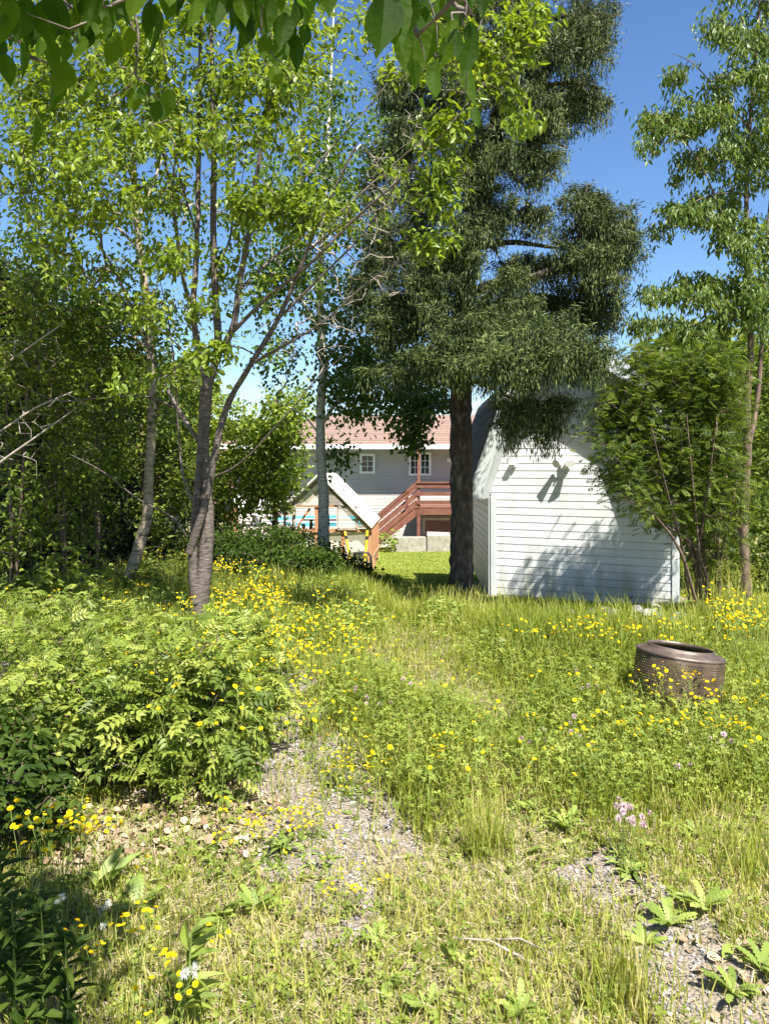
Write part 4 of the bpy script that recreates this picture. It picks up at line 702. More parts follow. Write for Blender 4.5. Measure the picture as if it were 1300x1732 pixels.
# floodlight with two heads and small square box light
def wallpt(px, py):
    d = np.array([(px-650)/F, 1, (HZ-py)/F]); t = ((A_-[0, 0, 0])@NN)/(d@NN); return d*t+np.array([0, 0, EYE])
p = wallpt(957, 786); a = Acc(); a.box(p+NN*.03, (.11, .06, .11), rz=math.atan2(U[1], U[0])); fl = a.build('floodlight', M['white'], shed)
a = Acc(); a.tube([p+NN*.06, p+NN*.10+[0, 0, .03], p+NN*.13+[0, 0, .03]], .012, 8, cap=True); a.build('arm', M['white'], fl)
for sg in (-1, 1):
    a = Acc(); q = p+U*sg*.07+NN*.13+[0, 0, .035]; d = nrm(NN+U*sg*.35-np.array([0, 0, .35])); a.tube([p+NN*.10+[0, 0, .03], q-d*.02], .011, 6)
    a.tube([q-d*.05, q-d*.045, q, q+d*.06, q+d*.075], [.008, .03, .036, .052, .054], 20, cap=True); a.build('lamp_head', M['white'], fl, smooth=False)
p = wallpt(868, 786); a = Acc(); a.box(p+NN*.05+[0, 0, .02], (.075, .1, .05), rz=math.atan2(U[1], U[0])); a.box(p+NN*.03+[0, 0, -.02], (.09, .06, .03), rz=math.atan2(U[1], U[0])); bl = a.build('wall_box', M['white'], shed); bev(bl, .006)

# ---------------- grey house with deck
hs = thing('house', (0, 31, -1.8), 'long grey-taupe sided house with a pink-brown roof at the far end of the lawn', 'house'); HY = 30.; X0, X1 = -6.1, 9.; HB = -1.9
a = Acc(); siding(a, np.array([X0, HY, 0]), np.array([1., 0, 0]), np.array([0, -1., 0]), HB, 2.3, lambda z: (0, X1-X0), .13, .018); siding(a, np.array([X0, HY, 0]), np.array([0, 1., 0]), np.array([-1., 0, 0]), HB, 2.3, lambda z: (0, 8), .13, .018)
a.add([[X1, HY, HB], [X1, HY+8, HB], [X1, HY+8, 2.3], [X1, HY, 2.3]], [[0, 1, 2, 3]]); a.add([[X0, HY+8, HB], [X1, HY+8, HB], [X1, HY+8, 2.3], [X0, HY+8, 2.3]], [[0, 1, 2, 3]])
a.build('wall', M['taupe'], hs)
a = Acc(); OVH = 1.0; e0 = [X0-.5, HY-OVH, 2.36]; e1 = [X1+.5, HY-OVH, 2.36]; r0_ = [X0+3.2, HY+4, 3.85]; r1_ = [X1-3.2, HY+4, 3.85]; b0 = [X0-.5, HY+9, 2.36]; b1_ = [X1+.5, HY+9, 2.36]
m_ = 18
for i in range(m_):
    t0, t1 = i/m_, (i+1)/m_; L_ = lambda p, q, t: np.array(p)*(1-t)+np.array(q)*t
    lft = [L_(e0, r0_, t0), L_(e0, r0_, t1)]; rgt = [L_(e1, r1_, t0), L_(e1, r1_, t1)]; up = np.array([0, 0, .03])
    a.add([lft[0]+up, rgt[0]+up, rgt[1]+up*.3, lft[1]+up*.3, lft[0], rgt[0]], [[0, 1, 2, 3], [4, 5, 1, 0]], np.full(6, random.random()))
a.add([e0, r0_, b0], [[0, 1, 2]]); a.add([e1, b1_, r1_], [[0, 1, 2]]); a.add([b0, b1_, r1_, r0_], [[0, 1, 2, 3]])
hr = a.build('roof', M['red_shingle'], hs)
a = Acc(); a.box(((X0+X1)/2, HY-OVH-.04, 2.28), (X1-X0+1.1, .1, .17)); a.box(((X0+X1)/2, HY-OVH/2, 2.2), (X1-X0+1, OVH-.02, .02)); a.box((X0-.55, HY+4, 2.28), (.08, 10, .17)); a.build('gutter', M['white'], hr)
a = Acc(); a.tube([[.9, 33, 3.5], [.9, 33, 4.05]], .05, 8, cap=True); a.build('roof_vent', M['black'], hr)
def window(px0, px1, py0, py1, cols, rows, double=False, parent=hs, Yw=HY, name='window'):
    a0 = W(px0, py1, Yw); b_0 = W(px1, py0, Yw); x0, x1, z0, z1 = a0[0], b_0[0], a0[2], b_0[2]; f = Acc(); t = .085; y = Yw-.045
    f.box(((x0+x1)/2, y, z0+t/2), (x1-x0, .07, t)); f.box(((x0+x1)/2, y, z1-t/2), (x1-x0, .07, t)); f.box((x0+t/2, y, (z0+z1)/2), (t, .068, z1-z0-2*t)); f.box((x1-t/2, y, (z0+z1)/2), (t, .068, z1-z0-2*t))
    if double: f.box(((x0+x1)/2, y, (z0+z1)/2), (t*1.2, .066, z1-z0-2*t))
    wn = f.build(name, M['white'], parent); g = Acc(); g.box(((x0+x1)/2, Yw-.03, (z0+z1)/2), (x1-x0-t, .012, z1-z0-t)); g.build('pane', M['glass'], wn)
    mu = Acc()
    for h0, h1 in (((x0+t, (x0+x1)/2-t*.6), ((x0+x1)/2+t*.6, x1-t)) if double else ((x0+t, x1-t),)):
        for i in range(1, cols): mu.box((h0+(h1-h0)*i/cols, Yw-.042, (z0+z1)/2), (.022, .012, z1-z0-2*t))
        for i in range(1, rows): mu.box(((h0+h1)/2, Yw-.0415, z0+t+(z1-z0-2*t)*i/rows), (h1-h0, .011, .022))
    if mu.v: mu.build('muntin', M['white'], wn)
    return wn
window(608.5, 634, 767.5, 801, 2, 3); window(691, 728.5, 765, 804.5, 2, 3, True); window(822, 850, 768, 801, 2, 3)
window(452, 478, 768, 801, 2, 3)
wb = window(715, 768, 876, 903, 1, 1)
a = Acc(); p = W(760, 779, HY); a.box(p+[0, -.06, 0], (.22, .1, .14)); a.box(W(760, 779, HY)+[0, -.08, .08], (.26, .14, .02)); a.build('wall_vent', M['white'], hs)
# deck
dk = thing('deck', (2.5, 28, -1.7), 'raised red-brown wooden deck with side stairs against the grey house', 'deck'); DY = 27.2; DZ = -.03; dx0, dx1 = 1.2, 6.; RT = W(0, 816, DY)[2]; GB = float(gz(1, DY))
a = Acc()
for i in range(21): a.box(((dx0+dx1)/2, DY+.06+i*.135, DZ-.02), (dx1-dx0, .125, .035))
a.build('deck_boards', M['brownpaint'], dk)
a = Acc(); a.box(((dx0+dx1)/2, DY-.03, DZ-.13), (dx1-dx0+.04, .045, .2)); a.box((dx0-.03, DY+1.4, DZ-.13), (.045, 2.8, .2)); a.build('skirt_board', M['brownpaint'], dk)
for px in (dx0+.05, dx0+1.9, dx1-.1):
    a = Acc(); a.box((px, DY-.0, (DZ-.24+GB)/2), (.12, .12, DZ-.24-GB+.1)); a.build('support_post', M['brownpaint'], dk)
    a = Acc(); a.box((px, DY+.02, (DZ+RT)/2), (.1, .1, RT-DZ)); a.build('railing_post', M['brownpaint'], dk)
a = Acc(); a.box((dx0+.06, DY+.06, (2.2+DZ)/2), (.1, .1, 2.2-DZ)); a.build('roof_post', M['brownpaint'], dk)
rl = Acc()
for z, h in ((RT, .05), (RT-.13, .12), (RT-.42, .14), (RT-.73, .14)):
    rl.box(((dx0+dx1)/2, DY-.05, z), (dx1-dx0+.1, .05 if h > .05 else .14, h))
    if h < .13: pass
rl.build('railing', M['brownpaint'], dk); rl = Acc(); rl.box(((dx0+dx1)/2, DY+2.6, RT-.1), (dx1-dx0, .04, .12)); rl.build('rear_rail', M['brownpaint'], dk)
lt = Acc(); w0, w1 = dx0+.13, dx0+3.6; h0_, h1_ = GB+.1, DZ-.25; H_ = h1_-h0_
for i in range(-14, 40):
    for sg in (-1, 1):
        xa = w0+i*.13; xb = xa+H_; za, zb = (h0_, h1_) if sg > 0 else (h1_, h0_)
        t0 = max(0, (w0-xa)/H_); t1 = min(1, (w1-xa)/H_)
        if t1 > t0+.02: lt.bar([xa+H_*t0, DY+.02*sg*.4, za+(zb-za)*t0], [xa+H_*t1, DY+.02*sg*.4, za+(zb-za)*t1], .008, .03, (0, 1, 0))
lt.build('lattice', M['brownpaint'], dk)
# stairs going down to the left
SB = W(636, 0, DY)[0]-.35; SX = dx0-.02; RS = DZ-GB; ns = 9
for yy, nm in ((DY+.0, 0), (DY+1.05, 1)):
    a = Acc(); a.bar([SX, yy, DZ-.12], [SB, yy, GB-.0], .05, .24, (0, 0, 1)); a.build('stringer', M['brownpaint'], dk)
    a = Acc()
    for dz, wd_ in ((1.0, .05), (.86, .12), (.55, .13), (.26, .13)): a.bar([SX+.05, yy-.03, DZ+dz-.04], [SB, yy-.03, GB+dz-.06], .05 if wd_ > .06 else .13, wd_, (0, 0, 1))
    for xx in (SX-.35, SB+.15):
        tt = (xx-SB)/(SX-SB); zc = GB+tt*RS; a.box((xx, yy+.03, zc+.45), (.1, .09, .95))
    a.build('stair_railing', M['brownpaint'], dk)
for i in range(ns):
    t_ = (i+.5)/ns; a = Acc(); a.box((SB+(SX-SB)*t_, DY+.53, GB+RS*t_-.02), ((SX-SB)/ns+.06, 1.0, .04)); a.build('step', M['brownpaint'], dk)
for i, (x0, x1, z, lab) in enumerate([(661, 720, 916, 'low concrete block at the foot of the deck stairs'), (722, 790, 913, 'long low concrete kerb under the deck lattice')]):
    p0 = W(x0, z, 26.6); p1 = W(x1, z, 26.6); a = Acc(); gg = float(gz(1, 26.6)); tp = p0[2]; a.box(((p0[0]+p1[0])/2, 26.75+i*.15, (tp+gg)/2+.06), (p1[0]-p0[0], .5, tp-gg+.18)); o = a.build('concrete_block', M['concrete']); bev(o, .02); tag(o, lab, 'concrete block')
a = Acc(); p0 = W(722, 906, 27.0); a.bar(p0, W(790, 909, 26.9), .5, .05, (0, -.5, 1)); tag(a.build('plank', M['grey_wood']), 'pale weathered plank lying along the deck lattice', 'plank')
sm = thing('garden_plant', G(656, 922), 'small green plant at the foot of the deck stairs', 'plant'); a = Acc(); c = W(656, 916, 26.4); n = 120
a.bake(L8, c+rng.normal(0, .17, (n, 3)), rdir(n)+[0, 0, .4], nrm(np.array([0, 0, 1.])+rng.normal(0, .4, (n, 3))), .16, .09); a.build('leaves', M['herb'], sm)
a = Acc(); a.tube([[c[0], c[1], c[2]-.3], [c[0], c[1], c[2]+.1]], .01, 4); a.build('stems', M['stem'], sm)
# brown neighbour house
nh = thing('neighbour_house', (-12, 48, -2), 'brown brick house with a dark roof edge behind the left end of the grey house', 'house')
p0 = W(330, 760, 46); p1 = W(446, 719, 46); a = Acc(); a.box(((p0[0]+p1[0])/2, 50, (p1[2]-2)/2), (p1[0]-p0[0], 8, p1[2]+2)); a.build('wall', M['brick'], nh)
a = Acc(); a.box(((p0[0]+p1[0])/2, 50, p1[2]+.15), (p1[0]-p0[0]+1, 9, .3)); a.build('roof', M['black'], nh); window(419, 434, 724, 752, 1, 2, parent=nh, Yw=46)

# ---------------- pool, chairs, grill behind the hedge
pl = thing('swimming_pool', (-2.2, 25.5, -1.6), 'round above-ground pool with a white rim and blue water behind the greenhouse', 'pool'); pc = W(545, 892, 25.3); pc[2] = 0
zt = W(0, 892, 23.3)[2]; a = Acc(); gg = float(gz(0, 25)); a.lathe([(1.75, gg-.1), (1.75, zt-.16)], pc, 40); a.build('pool_wall', M['white'], pl, smooth=True)
a = Acc(); a.lathe([(1.85, zt-.16), (1.85, zt), (1.65, zt+.02), (1.65, zt-.12)], pc, 40); a.build('pool_rim', M['white'], pl, smooth=False)
a = Acc(); a.lathe([(0.001, zt-.1), (1.65, zt-.1)], pc, 40); a.lathe([(1.76, zt+.0), (1.76, zt+.12), (1.74, zt+.12), (1.74, zt)], pc, 40); a.build('water', M['water'], pl)
pd = thing('pool_deck', W(420, 905, 22.5), 'pale wooden platform carrying the white lawn chairs beside the pool', 'platform'); p0 = W(372, 893, 22); p1 = W(470, 893, 22); a = Acc()
for i in range(14): a.box(((p0[0]+p1[0])/2, 22+.07+i*.14, p0[2]-.03), (p1[0]-p0[0], .13, .04))
a.build('boards', M['grey_wood'], pd); a = Acc()
for xx in (p0[0]+.1, (p0[0]+p1[0])/2, p1[0]-.1):
    for yy in (22.1, 23.8): a = Acc(); a.box((xx, yy, (p0[2]-.06-1.7)/2), (.1, .1, 1.7+p0[2]-.06)); a.build('post', M['grey_wood'], pd)
def lawnchair(px, label, rz):
    p = W(px, 893, 22.7); p[2] = p0[2]; t = thing('lawn_chair', p, label, 'chair', 'white lawn chairs on the pool platform'); c_, s_ = math.cos(rz), math.sin(rz)
    T_ = lambda x, y, z: np.array([p[0]+c_*x-s_*y, p[1]+s_*x+c_*y, p[2]+z])
    a = Acc()
    for i in range(6): a.bar(T_(-.23+i*.092, .18, .3), T_(-.23+i*.092+(i-2.5)*.012, .46, .95-.02*(i-2.5)**2), .08, .018, T_(1, 0, 0)-T_(0, 0, 0)+[0, 0, .001]) if False else a.bar(T_(-.23+i*.092, .18, .3), T_(-.23+i*.092+(i-2.5)*.012, .46, .95-.02*(i-2.5)**2), .018, .08, T_(1, 0, 0)-T_(0, 0, 0))
    a.build('backrest', M['white'], t); a = Acc()
    for i in range(5): a.bar(T_(-.26, -.3+i*.11, .36-.02*i), T_(.26, -.3+i*.11, .36-.02*i), .09, .018)
    a.build('seat', M['white'], t); a = Acc()
    for sg in (-1, 1): a.bar(T_(sg*.32, -.35, .55), T_(sg*.32, .38, .52), .11, .02)
    a.build('armrests', M['white'], t)
    for sg in (-1, 1):
        a = Acc(); a.bar(T_(sg*.3, -.3, 0), T_(sg*.3, -.3, .54), .04, .08); a.build('leg', M['white'], t); a = Acc(); a.bar(T_(sg*.29, .5, 0), T_(sg*.29, -.1, .38), .03, .1); a.build('leg', M['white'], t)
lawnchair(418, 'white slatted lawn chair on the pool platform, the left one', .5); lawnchair(443, 'white slatted lawn chair on the pool platform, the right one', -.3)
gr = thing('barbecue', W(390, 893, 23.2), 'dark covered barbecue on the platform left of the white lawn chairs', 'barbecue'); c = W(390, 893, 23.2); c[2] = p0[2]
a = Acc(); a.tube([c+[-.35, 0, .62], c+[.35, 0, .62]], .2, 14, cap=True); a.build('lid', M['black'], gr); a = Acc(); a.box(c+[0, 0, .5], (.75, .42, .2)); a.build('firebox', M['black'], gr)
for sx in (-.3, .3): a = Acc(); a.bar(c+[sx, 0, 0], c+[sx, 0, .42], .04, .3); a.build('leg', M['black'], gr)
a = Acc(); p = W(398, 893, 21.6); a.box((p[0], p[1], p[2]+.1), (.16, .16, 1.1)); o = a.build('wooden_post', M['cedar']); bev(o, .01); tag(o, 'short brown wooden post beside the white lawn chairs', 'post')

# ---------------- greenhouse
GY = 19.; gh = thing('greenhouse', W(560, 966, GY), 'small wooden greenhouse with a cream A-shaped roof and clear plastic panels', 'greenhouse')
g3 = lambda px, py, dy=0.: W(px, py, GY)+np.array([.053*dy, dy, 0]); gg = float(gz(-1, 19))-.05; GL = 3.1
a = Acc()
def slab(acc, q, th):
    q = [np.array(v) for v in q]; n_ = nrm(np.cross(q[1]-q[0], q[3]-q[0])); acc.add(q+[v-n_*th for v in q], [[0, 1, 2, 3], [7, 6, 5, 4], [0, 4, 5, 1], [1, 5, 6, 2], [2, 6, 7, 3], [3, 7, 4, 0]])
slab(a, [g3(541, 803, -.25), g3(629, 892, -.25), g3(629, 892, GL), g3(541, 803, GL)], -.035); gro = a.build('roof_panel', M['panel'], gh)
a = Acc(); slab(a, [g3(541, 803, -.25), g3(484, 858, -.25), g3(484, 858, GL), g3(541, 803, GL)], .035); a.build('roof_panel', M['panel'], gh)
for dy, nm in ((0, 'front_rafters'), (GL-.2, 'rear_rafters')):
    a = Acc(); a.bar(g3(541, 807, dy), g3(627, 895, dy), .05, .1, (0, 1, 0)) if False else a.bar(g3(541, 809, dy), g3(625, 895, dy), .1, .05, (0, 1, 0)); a.bar(g3(541, 809, dy), g3(487, 861, dy), .1, .05, (0, 1, 0)); a.build(nm, M['grey_wood'], gh)
for px, pt in ((497, 858), (535, 857), (580, 895), (625, 895)): a = Acc(); a.box(((px-650)/F*GY, GY-.0, (g3(px, pt)[2]+gg)/2), (.09, .07, g3(px, pt)[2]-gg)); a.build('post', M['cedar'], gh)
for px in (497, 625):
    for dy in (GL*.5, GL-.2): a = Acc(); q = g3(px, 895, dy); a.box((q[0], q[1], (q[2]+gg)/2), (.09, .08, q[2]-gg)); a.build('post', M['cedar'], gh)
a = Acc(); a.bar(g3(484, 897, -.05), g3(630, 897, -.05), .07, .08); a.bar(g3(498, 884, .9), g3(600, 884, .9), .04, .05); a.bar(g3(500, 856, -.05), g3(574, 856, -.05), .04, .05); a.bar(g3(502, 892, .02), g3(524, 860, .02), .06, .05, (0, 1, 0)); a.build('beams', M['cedar'], gh)
for (x0, x1) in ((483, 499), (572, 604)):   # casement windows standing open
    a = Acc(); q = [g3(x0, 857, -.12), g3(x1, 857, -.12), g3(x1, 894, -.12), g3(x0, 894, -.12)]
    for i in range(4): a.bar(q[i], q[(i+1) % 4], .06, .04, (0, 1, 0))
    wn = a.build('window', M['grey_wood'], gh); a = Acc(); a.add(q, [[0, 1, 2, 3]]); a.build('pane', M['poly'], wn)
a = Acc(); a.add([g3(541, 811, .04), g3(500, 852, .04), g3(500, 856, .04), g3(580, 856, .04)], [[0, 1, 2, 3]]); a.build('gable_panel', M['poly'], gh); a = Acc()
a.add([g3(500, 900, .05), g3(500, 960, .05), g3(622, 962, .05), g3(622, 900, .05)], [[0, 1, 2, 3]]); a.build('clear_panel', M['poly'], gh); a = Acc(); a.add([g3(498, 900, GL), g3(498, 966, GL), g3(625, 966, GL), g3(625, 900, GL)], [[0, 1, 2, 3]]); a.build('clear_panel', M['poly'], gh); a = Acc()
a.add([g3(604, 875, .04), g3(604, 893, .04), g3(623, 893, .04)], [[0, 1, 2]]); a.build('clear_panel', M['poly'], gh)
a = Acc()
for i in range(12): dy = GL*i/12; q = g3(627, 893, dy+GL/24); a.box((q[0], q[1], (q[2]+gg)/2), (.03, GL/12-.012, q[2]-gg))
a.build('side_boards', M['cedar'], gh)
a = Acc(); a.bar([g3(628.5, 0, .1)[0]+.02, GY+.1, gg+.35], [g3(628.5, 0, GL-.2)[0]+.02, GY+GL-.2, gg+.35], .02, .1, (0, 0, 1)); a.bar([g3(632, 0)[0], GY-.4, gg], g3(629, 944, .1), .1, .02, (0, 1, 0)); a.build('skirting', M['cedar'], gh)
# yellow and black hand cart
ct = thing('hand_cart', W(605, 972, 18.2), 'yellow and black folding hand cart propped upright against the greenhouse front', 'cart'); CY = 18.3; c3 = lambda x, y, d=0.: W(x, y, CY+d)
a = Acc(); a.tube([c3(583, 899, .3), c3(588, 922, .2), c3(592, 946, .1)], .032, 8, cap=True); a.build('yellow_rail', M['yellowpaint'], ct)
a = Acc(); a.tube([c3(621, 897, .3), c3(619, 925, .2), c3(615, 960, 0), c3(613, 985, -.1)], .034, 8, cap=True); a.build('yellow_rail', M['yellowpaint'], ct)
a = Acc(); a.tube([c3(596, 936), c3(610, 934), c3(622, 935), c3(627, 942), c3(629, 970), c3(630, 985)], .03, 8, cap=True); a.tube([c3(596, 944), c3(616, 944)], .03, 8); a.box(c3(606, 941, .02), (.26, .1, .13)); a.tube([c3(585, 906, .26), c3(586, 912, .24)], .036, 8, cap=True); a.tube([c3(620.5, 907, .26), c3(620, 913, .24)], .038, 8, cap=True); a.build('black_frame', M['black'], ct)
a = Acc(); a.tube([c3(600, 949), c3(615, 948)], .018, 8, cap=True); a.tube([c3(623, 950, -.02), c3(626, 984, -.02)], .014, 8); a.build('metal_bar', M['trim'], ct)

# ---------------- rusty washing drum
dc = np.array([1.88, 4.8, float(gz(1.88, 4.8))+.0]); dr = thing('metal_drum', dc, 'rusty brown perforated metal drum standing open-topped in the weeds', 'drum')
def drummat():
    m, nt, N, L, b, out = mat('rusty_perforated_steel'); tc = N.new('ShaderNodeTexCoord'); no = N.new('ShaderNodeTexNoise'); no.inputs['Scale'].default_value = 9; no.inputs['Detail'].default_value = 8; L.new(tc.outputs['Object'], no.inputs[0])
    r = ramp(nt, [(.3, (.045, .028, .018)), (.55, (.095, .06, .038)), (.75, (.2, .15, .11))]); L.new(no.outputs[0], r.inputs[0]); L.new(r.outputs[0], b.inputs['Base Color']); b.inputs['Metallic'].default_value = .15; b.inputs['Roughness'].default_value = .6
    sp = N.new('ShaderNodeSeparateXYZ'); L.new(tc.outputs['Object'], sp.inputs[0])
    def mth(op, a_, b2=None, c_=None):
        k = N.new('ShaderNodeMath'); k.operation = op
        for i, q in enumerate((a_, b2, c_)):
            if q is None: continue
            if isinstance(q, (int, float)): k.inputs[i].default_value = q
            else: L.new(q, k.inputs[i])
        return k.outputs[0]
    an = mth('ARCTAN2', sp.outputs[1], sp.outputs[0]); u = mth('MULTIPLY', an, 100/6.28318); v = mth('MULTIPLY', sp.outputs[2], 64.)
    row = mth('FLOOR', v); u2 = mth('ADD', u, mth('MULTIPLY', mth('MODULO', row, 2.), .5))
    du = mth('SUBTRACT', mth('FRACT', mth('ADD', u2, 100.)), .5); dv = mth('SUBTRACT', mth('FRACT', v), .5); d = mth('SQRT', mth('ADD', mth('MULTIPLY', du, du), mth('MULTIPLY', dv, dv)))
    hole = mth('LESS_THAN', d, .27); zz = sp.outputs[2]; band = mth('MULTIPLY', mth('GREATER_THAN', zz, .06), mth('LESS_THAN', zz, .365)); seam = mth('GREATER_THAN', mth('ABSOLUTE', mth('SUBTRACT', mth('FRACT', mth('ADD', mth('MULTIPLY', an, 3/6.28318), 3.3)), .5)), .05)
    fac = mth('MULTIPLY', mth('MULTIPLY', hole, band), seam); t = N.new('ShaderNodeBsdfTransparent'); ms = N.new('ShaderNodeMixShader'); L.new(fac, ms.inputs[0]); L.new(b.outputs[0], ms.inputs[1]); L.new(t.outputs[0], ms.inputs[2]); L.new(ms.outputs[0], out.inputs[0]); return m
M['drum'] = drummat(); M['rust'] = noisemat('rusty_steel', [(.3, (.06, .04, .032)), (.55, (.11, .078, .06)), (.8, (.22, .17, .14))], 9, 8, .5, .1, .005, spec=.5, metal=.35)
tilt = Matrix.Rotation(R(5), 4, 'Y') @ Matrix.Rotation(R(-1), 4, 'X')
a = Acc(); a.lathe([(.27, 0), (.275, .02), (.284, .05), (.286, .2), (.286, .35), (.283, .375)], (0, 0, 0), 72); o = a.build('shell', M['drum'], dr, smooth=True, _local=True)
a = Acc(); a.lathe([(.283, .375), (.288, .382), (.286, .392), (.275, .398), (.225, .412), (.218, .42), (.214, .432), (.207, .432), (.205, .42), (.205, .405), (.275, .388)], (0, 0, 0), 72); o = a.build('rim', M['rust'], dr, smooth=True, _local=True)
a = Acc(); a.lathe([(.001, .03), (.26, .03), (.264, -.005), (.272, .0), (.272, .03)], (0, 0, 0), 48); o = a.build('base', M['rust'], dr, smooth=True, _local=True)
dr.rotation_euler = (R(-1), R(7.5), R(20)); dr.scale = (.955, .955, 1.0)

# ---------------- rocks, brush, post
def rock(px, py, s, label, lift=0.):
    c = G(px, py); v, f = IC; v = v.copy(); a = Acc()
    # subdivide once
    vs = [tuple(q) for q in v]; nf = []; cache = {}
    def mid(i, j):
        k = (min(i, j), max(i, j))
        if k not in cache: m_ = (np.array(vs[i])+np.array(vs[j]))/2; vs.append(tuple(m_/np.linalg.norm(m_))); cache[k] = len(vs)-1
        return cache[k]
    for i, j, k in f: x, y, z = mid(i, j), mid(j, k), mid(k, i); nf += [[i, x, z], [j, y, x], [k, z, y], [x, y, z]]
    v = np.array(vs); ax = rng.normal(0, 1, (7, 3)); ax = nrm(ax)
    for q in ax: dd = v@q; v -= np.maximum(0, dd-.72)[:, None]*q
    v = v*[1, .8, .62]*s*rng.uniform(.85, 1.15, 3)+rng.normal(0, .02*s, v.shape); an = rng.random()*6; m_ = np.array([[math.cos(an), -math.sin(an), 0], [math.sin(an), math.cos(an), 0], [0, 0, 1]]); a.add(v@m_.T, nf)
    o = a.build('rock', M['rock']); o.location = (c[0], c[1], c[2]+s*.3+lift); tag(o, label, 'rock', 'rocks heaped at the foot of the shed wall'); return o
rk = [(960, 1052, .09, 'dark bluish rock, leftmost at the foot of the shed'), (1030, 1058, .13, 'dark grey rock under the brush pile'), (1050, 1066, .10, 'dark rock in front of the brush pile'), (1078, 1050, .09, 'pale grey flat rock right of the brush pile'),
      (1095, 1056, .1, 'pale rock near the right shed corner, second from the end'), (1115, 1062, .09, 'white-grey angular rock below the right shed corner'), (1135, 1068, .09, 'pale rock nearest the drum at the end of the heap'), (1068, 1062, .07, 'small pale rock in the middle of the heap'),
      (1148, 1058, .08, 'rounded pale rock right of the shed corner'), (1108, 1046, .08, 'small flat rock against the shed wall'), (1000, 1050, .08, 'small dark rock hidden under weeds below the siding'), (1086, 1074, .07, 'small grey rock at the front of the heap')]
for q in rk: rock(*q, lift=.08)
bp = thing('brush_pile', G(1050, 1040), 'heap of dark dead brush and twigs against the foot of the white siding', 'brush pile'); a = Acc(); c = W(1045, 1034, 9.15)
for i in range(160):
    p = c+np.array([rng.normal(0, .3), rng.normal(0, .1)-.15, abs(rng.normal(0, .045))-.05]); d = nrm(np.array([rng.normal(0, 1), rng.normal(0, .5), rng.normal(.1, .3)])); L_ = rng.uniform(.1, .35); a.tube([p-d*L_/2, p+rng.normal(0, .01, 3), p+d*L_/2], [.007, .006, .003], 4)
a.tube([W(1035, 1035, 9.0), W(1070, 1008, 9.0)], [.012, .007], 5); a.build('twigs', M['brown_bark'], bp)
a = Acc(); n = 500; a.bake(L8, c+np.stack([rng.normal(0, .3, n), rng.normal(-.15, .12, n), np.abs(rng.normal(0, .05, n))-.06], -1), rng.normal(0, 1, (n, 3)), rng.normal(0, 1, (n, 3)), .06, .035); a.build('dead_leaves', M['brown_bark'], bp)
a = Acc(); p = W(2, 1230, 4.3); p[2] = float(gz(p[0], p[1])); a.bar(p, p+[.01, 0, 1.6-(1122-785)/F*4.3-p[2]], .07, .07, (0, 1, 0)); a.bar(p+[-.05, -.05, 0], p+[.0, -.045, .12], .1, .02, (0, 1, 0)); o = a.build('wooden_post', M['grey_wood']); bev(o, .006); tag(o, 'weathered pale grey wooden post among the shrubs at the left edge', 'post')

# ---------------- flowers: each a thing, copied
def GH(px, py, h):
    Y = 4.
    for _ in range(40): Y = .5*Y+.5*(EYE-h-float(gz((px-650)/F*Y, Y)))*F/(py-HZ)
    X = (px-650)/F*Y; return np.array([X, Y, float(gz(X, Y))])
def disc(n=14, cup=.25, lay=2):
    v = []; t = []; 
    for l in range(lay):
        R1 = 1-.35*l; z1 = cup*(1+1.2*l)
        for i in range(n):
            a_ = (i+.5*l)*2*math.pi/n; w_ = .9*math.pi/n; k = len(v)
            v += [[0, 0, 0], [R1*.8*math.cos(a_-w_), R1*.8*math.sin(a_-w_), z1*.7], [R1*math.cos(a_), R1*math.sin(a_), z1], [R1*.8*math.cos(a_+w_), R1*.8*math.sin(a_+w_), z1*.7]]; t += [[k, k+1, k+2, k+3]]
    return (np.array(v), [t])
DISC = disc()
BALL = (lambda: (np.concatenate([xf((np.array([[0, .5, 0], [0, -.5, 0], [1, 0, .1]]), [[[0, 1, 2]]]), (0, 0, 0), d, (.3, .5, .7), 1, .3)[0] for d in nrm(rng.normal(0, 1, (60, 3))+[0, 0, .35])]), [np.arange(180).reshape(60, 3)]))()
def floret_spec(H, nb, rad, lean=.15, bunch=.05):
    """paths of stem and pedicels and bloom centres"""
    l = rng.normal(0, lean, 2); top = np.array([l[0]*H, l[1]*H, H]); mid_ = np.array([l[0]*H*.3, l[1]*H*.3, H*.55]); st_ = [[np.zeros(3), mid_, top]]; bl = []
    for i in range(nb):
        a_ = rng.random()*6.28; e = top+np.array([math.cos(a_), math.sin(a_), 0])*bunch*rng.random()**.5*(1 if i else 0)+[0, 0, rng.uniform(-.3, .6)*bunch]; 
        if i: st_.append([mid_*.2+top*.8, (top+e)/2+[0, 0, -.005], e])
        bl.append((e, nrm(np.array([rng.normal(0, .35), rng.normal(0, .35)-.25, 1])), rad*rng.uniform(.75, 1.15)))
    return st_, bl
def flower_proto(name, H, nb, rad, petal='yellow', T=DISC, bunch=.05, bloom='blossom'):
    st_, bl = floret_spec(H, nb, rad, bunch=bunch); a = Acc()
    for q in st_: a.tube(q, [.0016, .0013, .001] if q is st_[0] else [.0009, .0008, .0008], 4)
    n = 4; a.bake(LNARROW, np.zeros((n, 3))+[0, 0, .01], rdir(n)+[0, 0, .3], np.tile([0, 0, 1.], (n, 1)), .07, .02)
    o = a.build(name, M['stem']); b_a = Acc(); P = np.array([b[0] for b in bl]); N = np.array([b[1] for b in bl]); s_ = np.array([b[2] for b in bl]); D = nrm(np.cross(N, rdir(len(bl)))); b_a.bake(T, P, D, N, s_, s_); b_a.build(bloom, M[petal], o); return o
def copy_tree(o, parent=None):
    c = o.copy(); C.objects.link(c)
    if parent is not None: c.parent = parent
    for ch in list(o.children): copy_tree(ch, c)
    return c
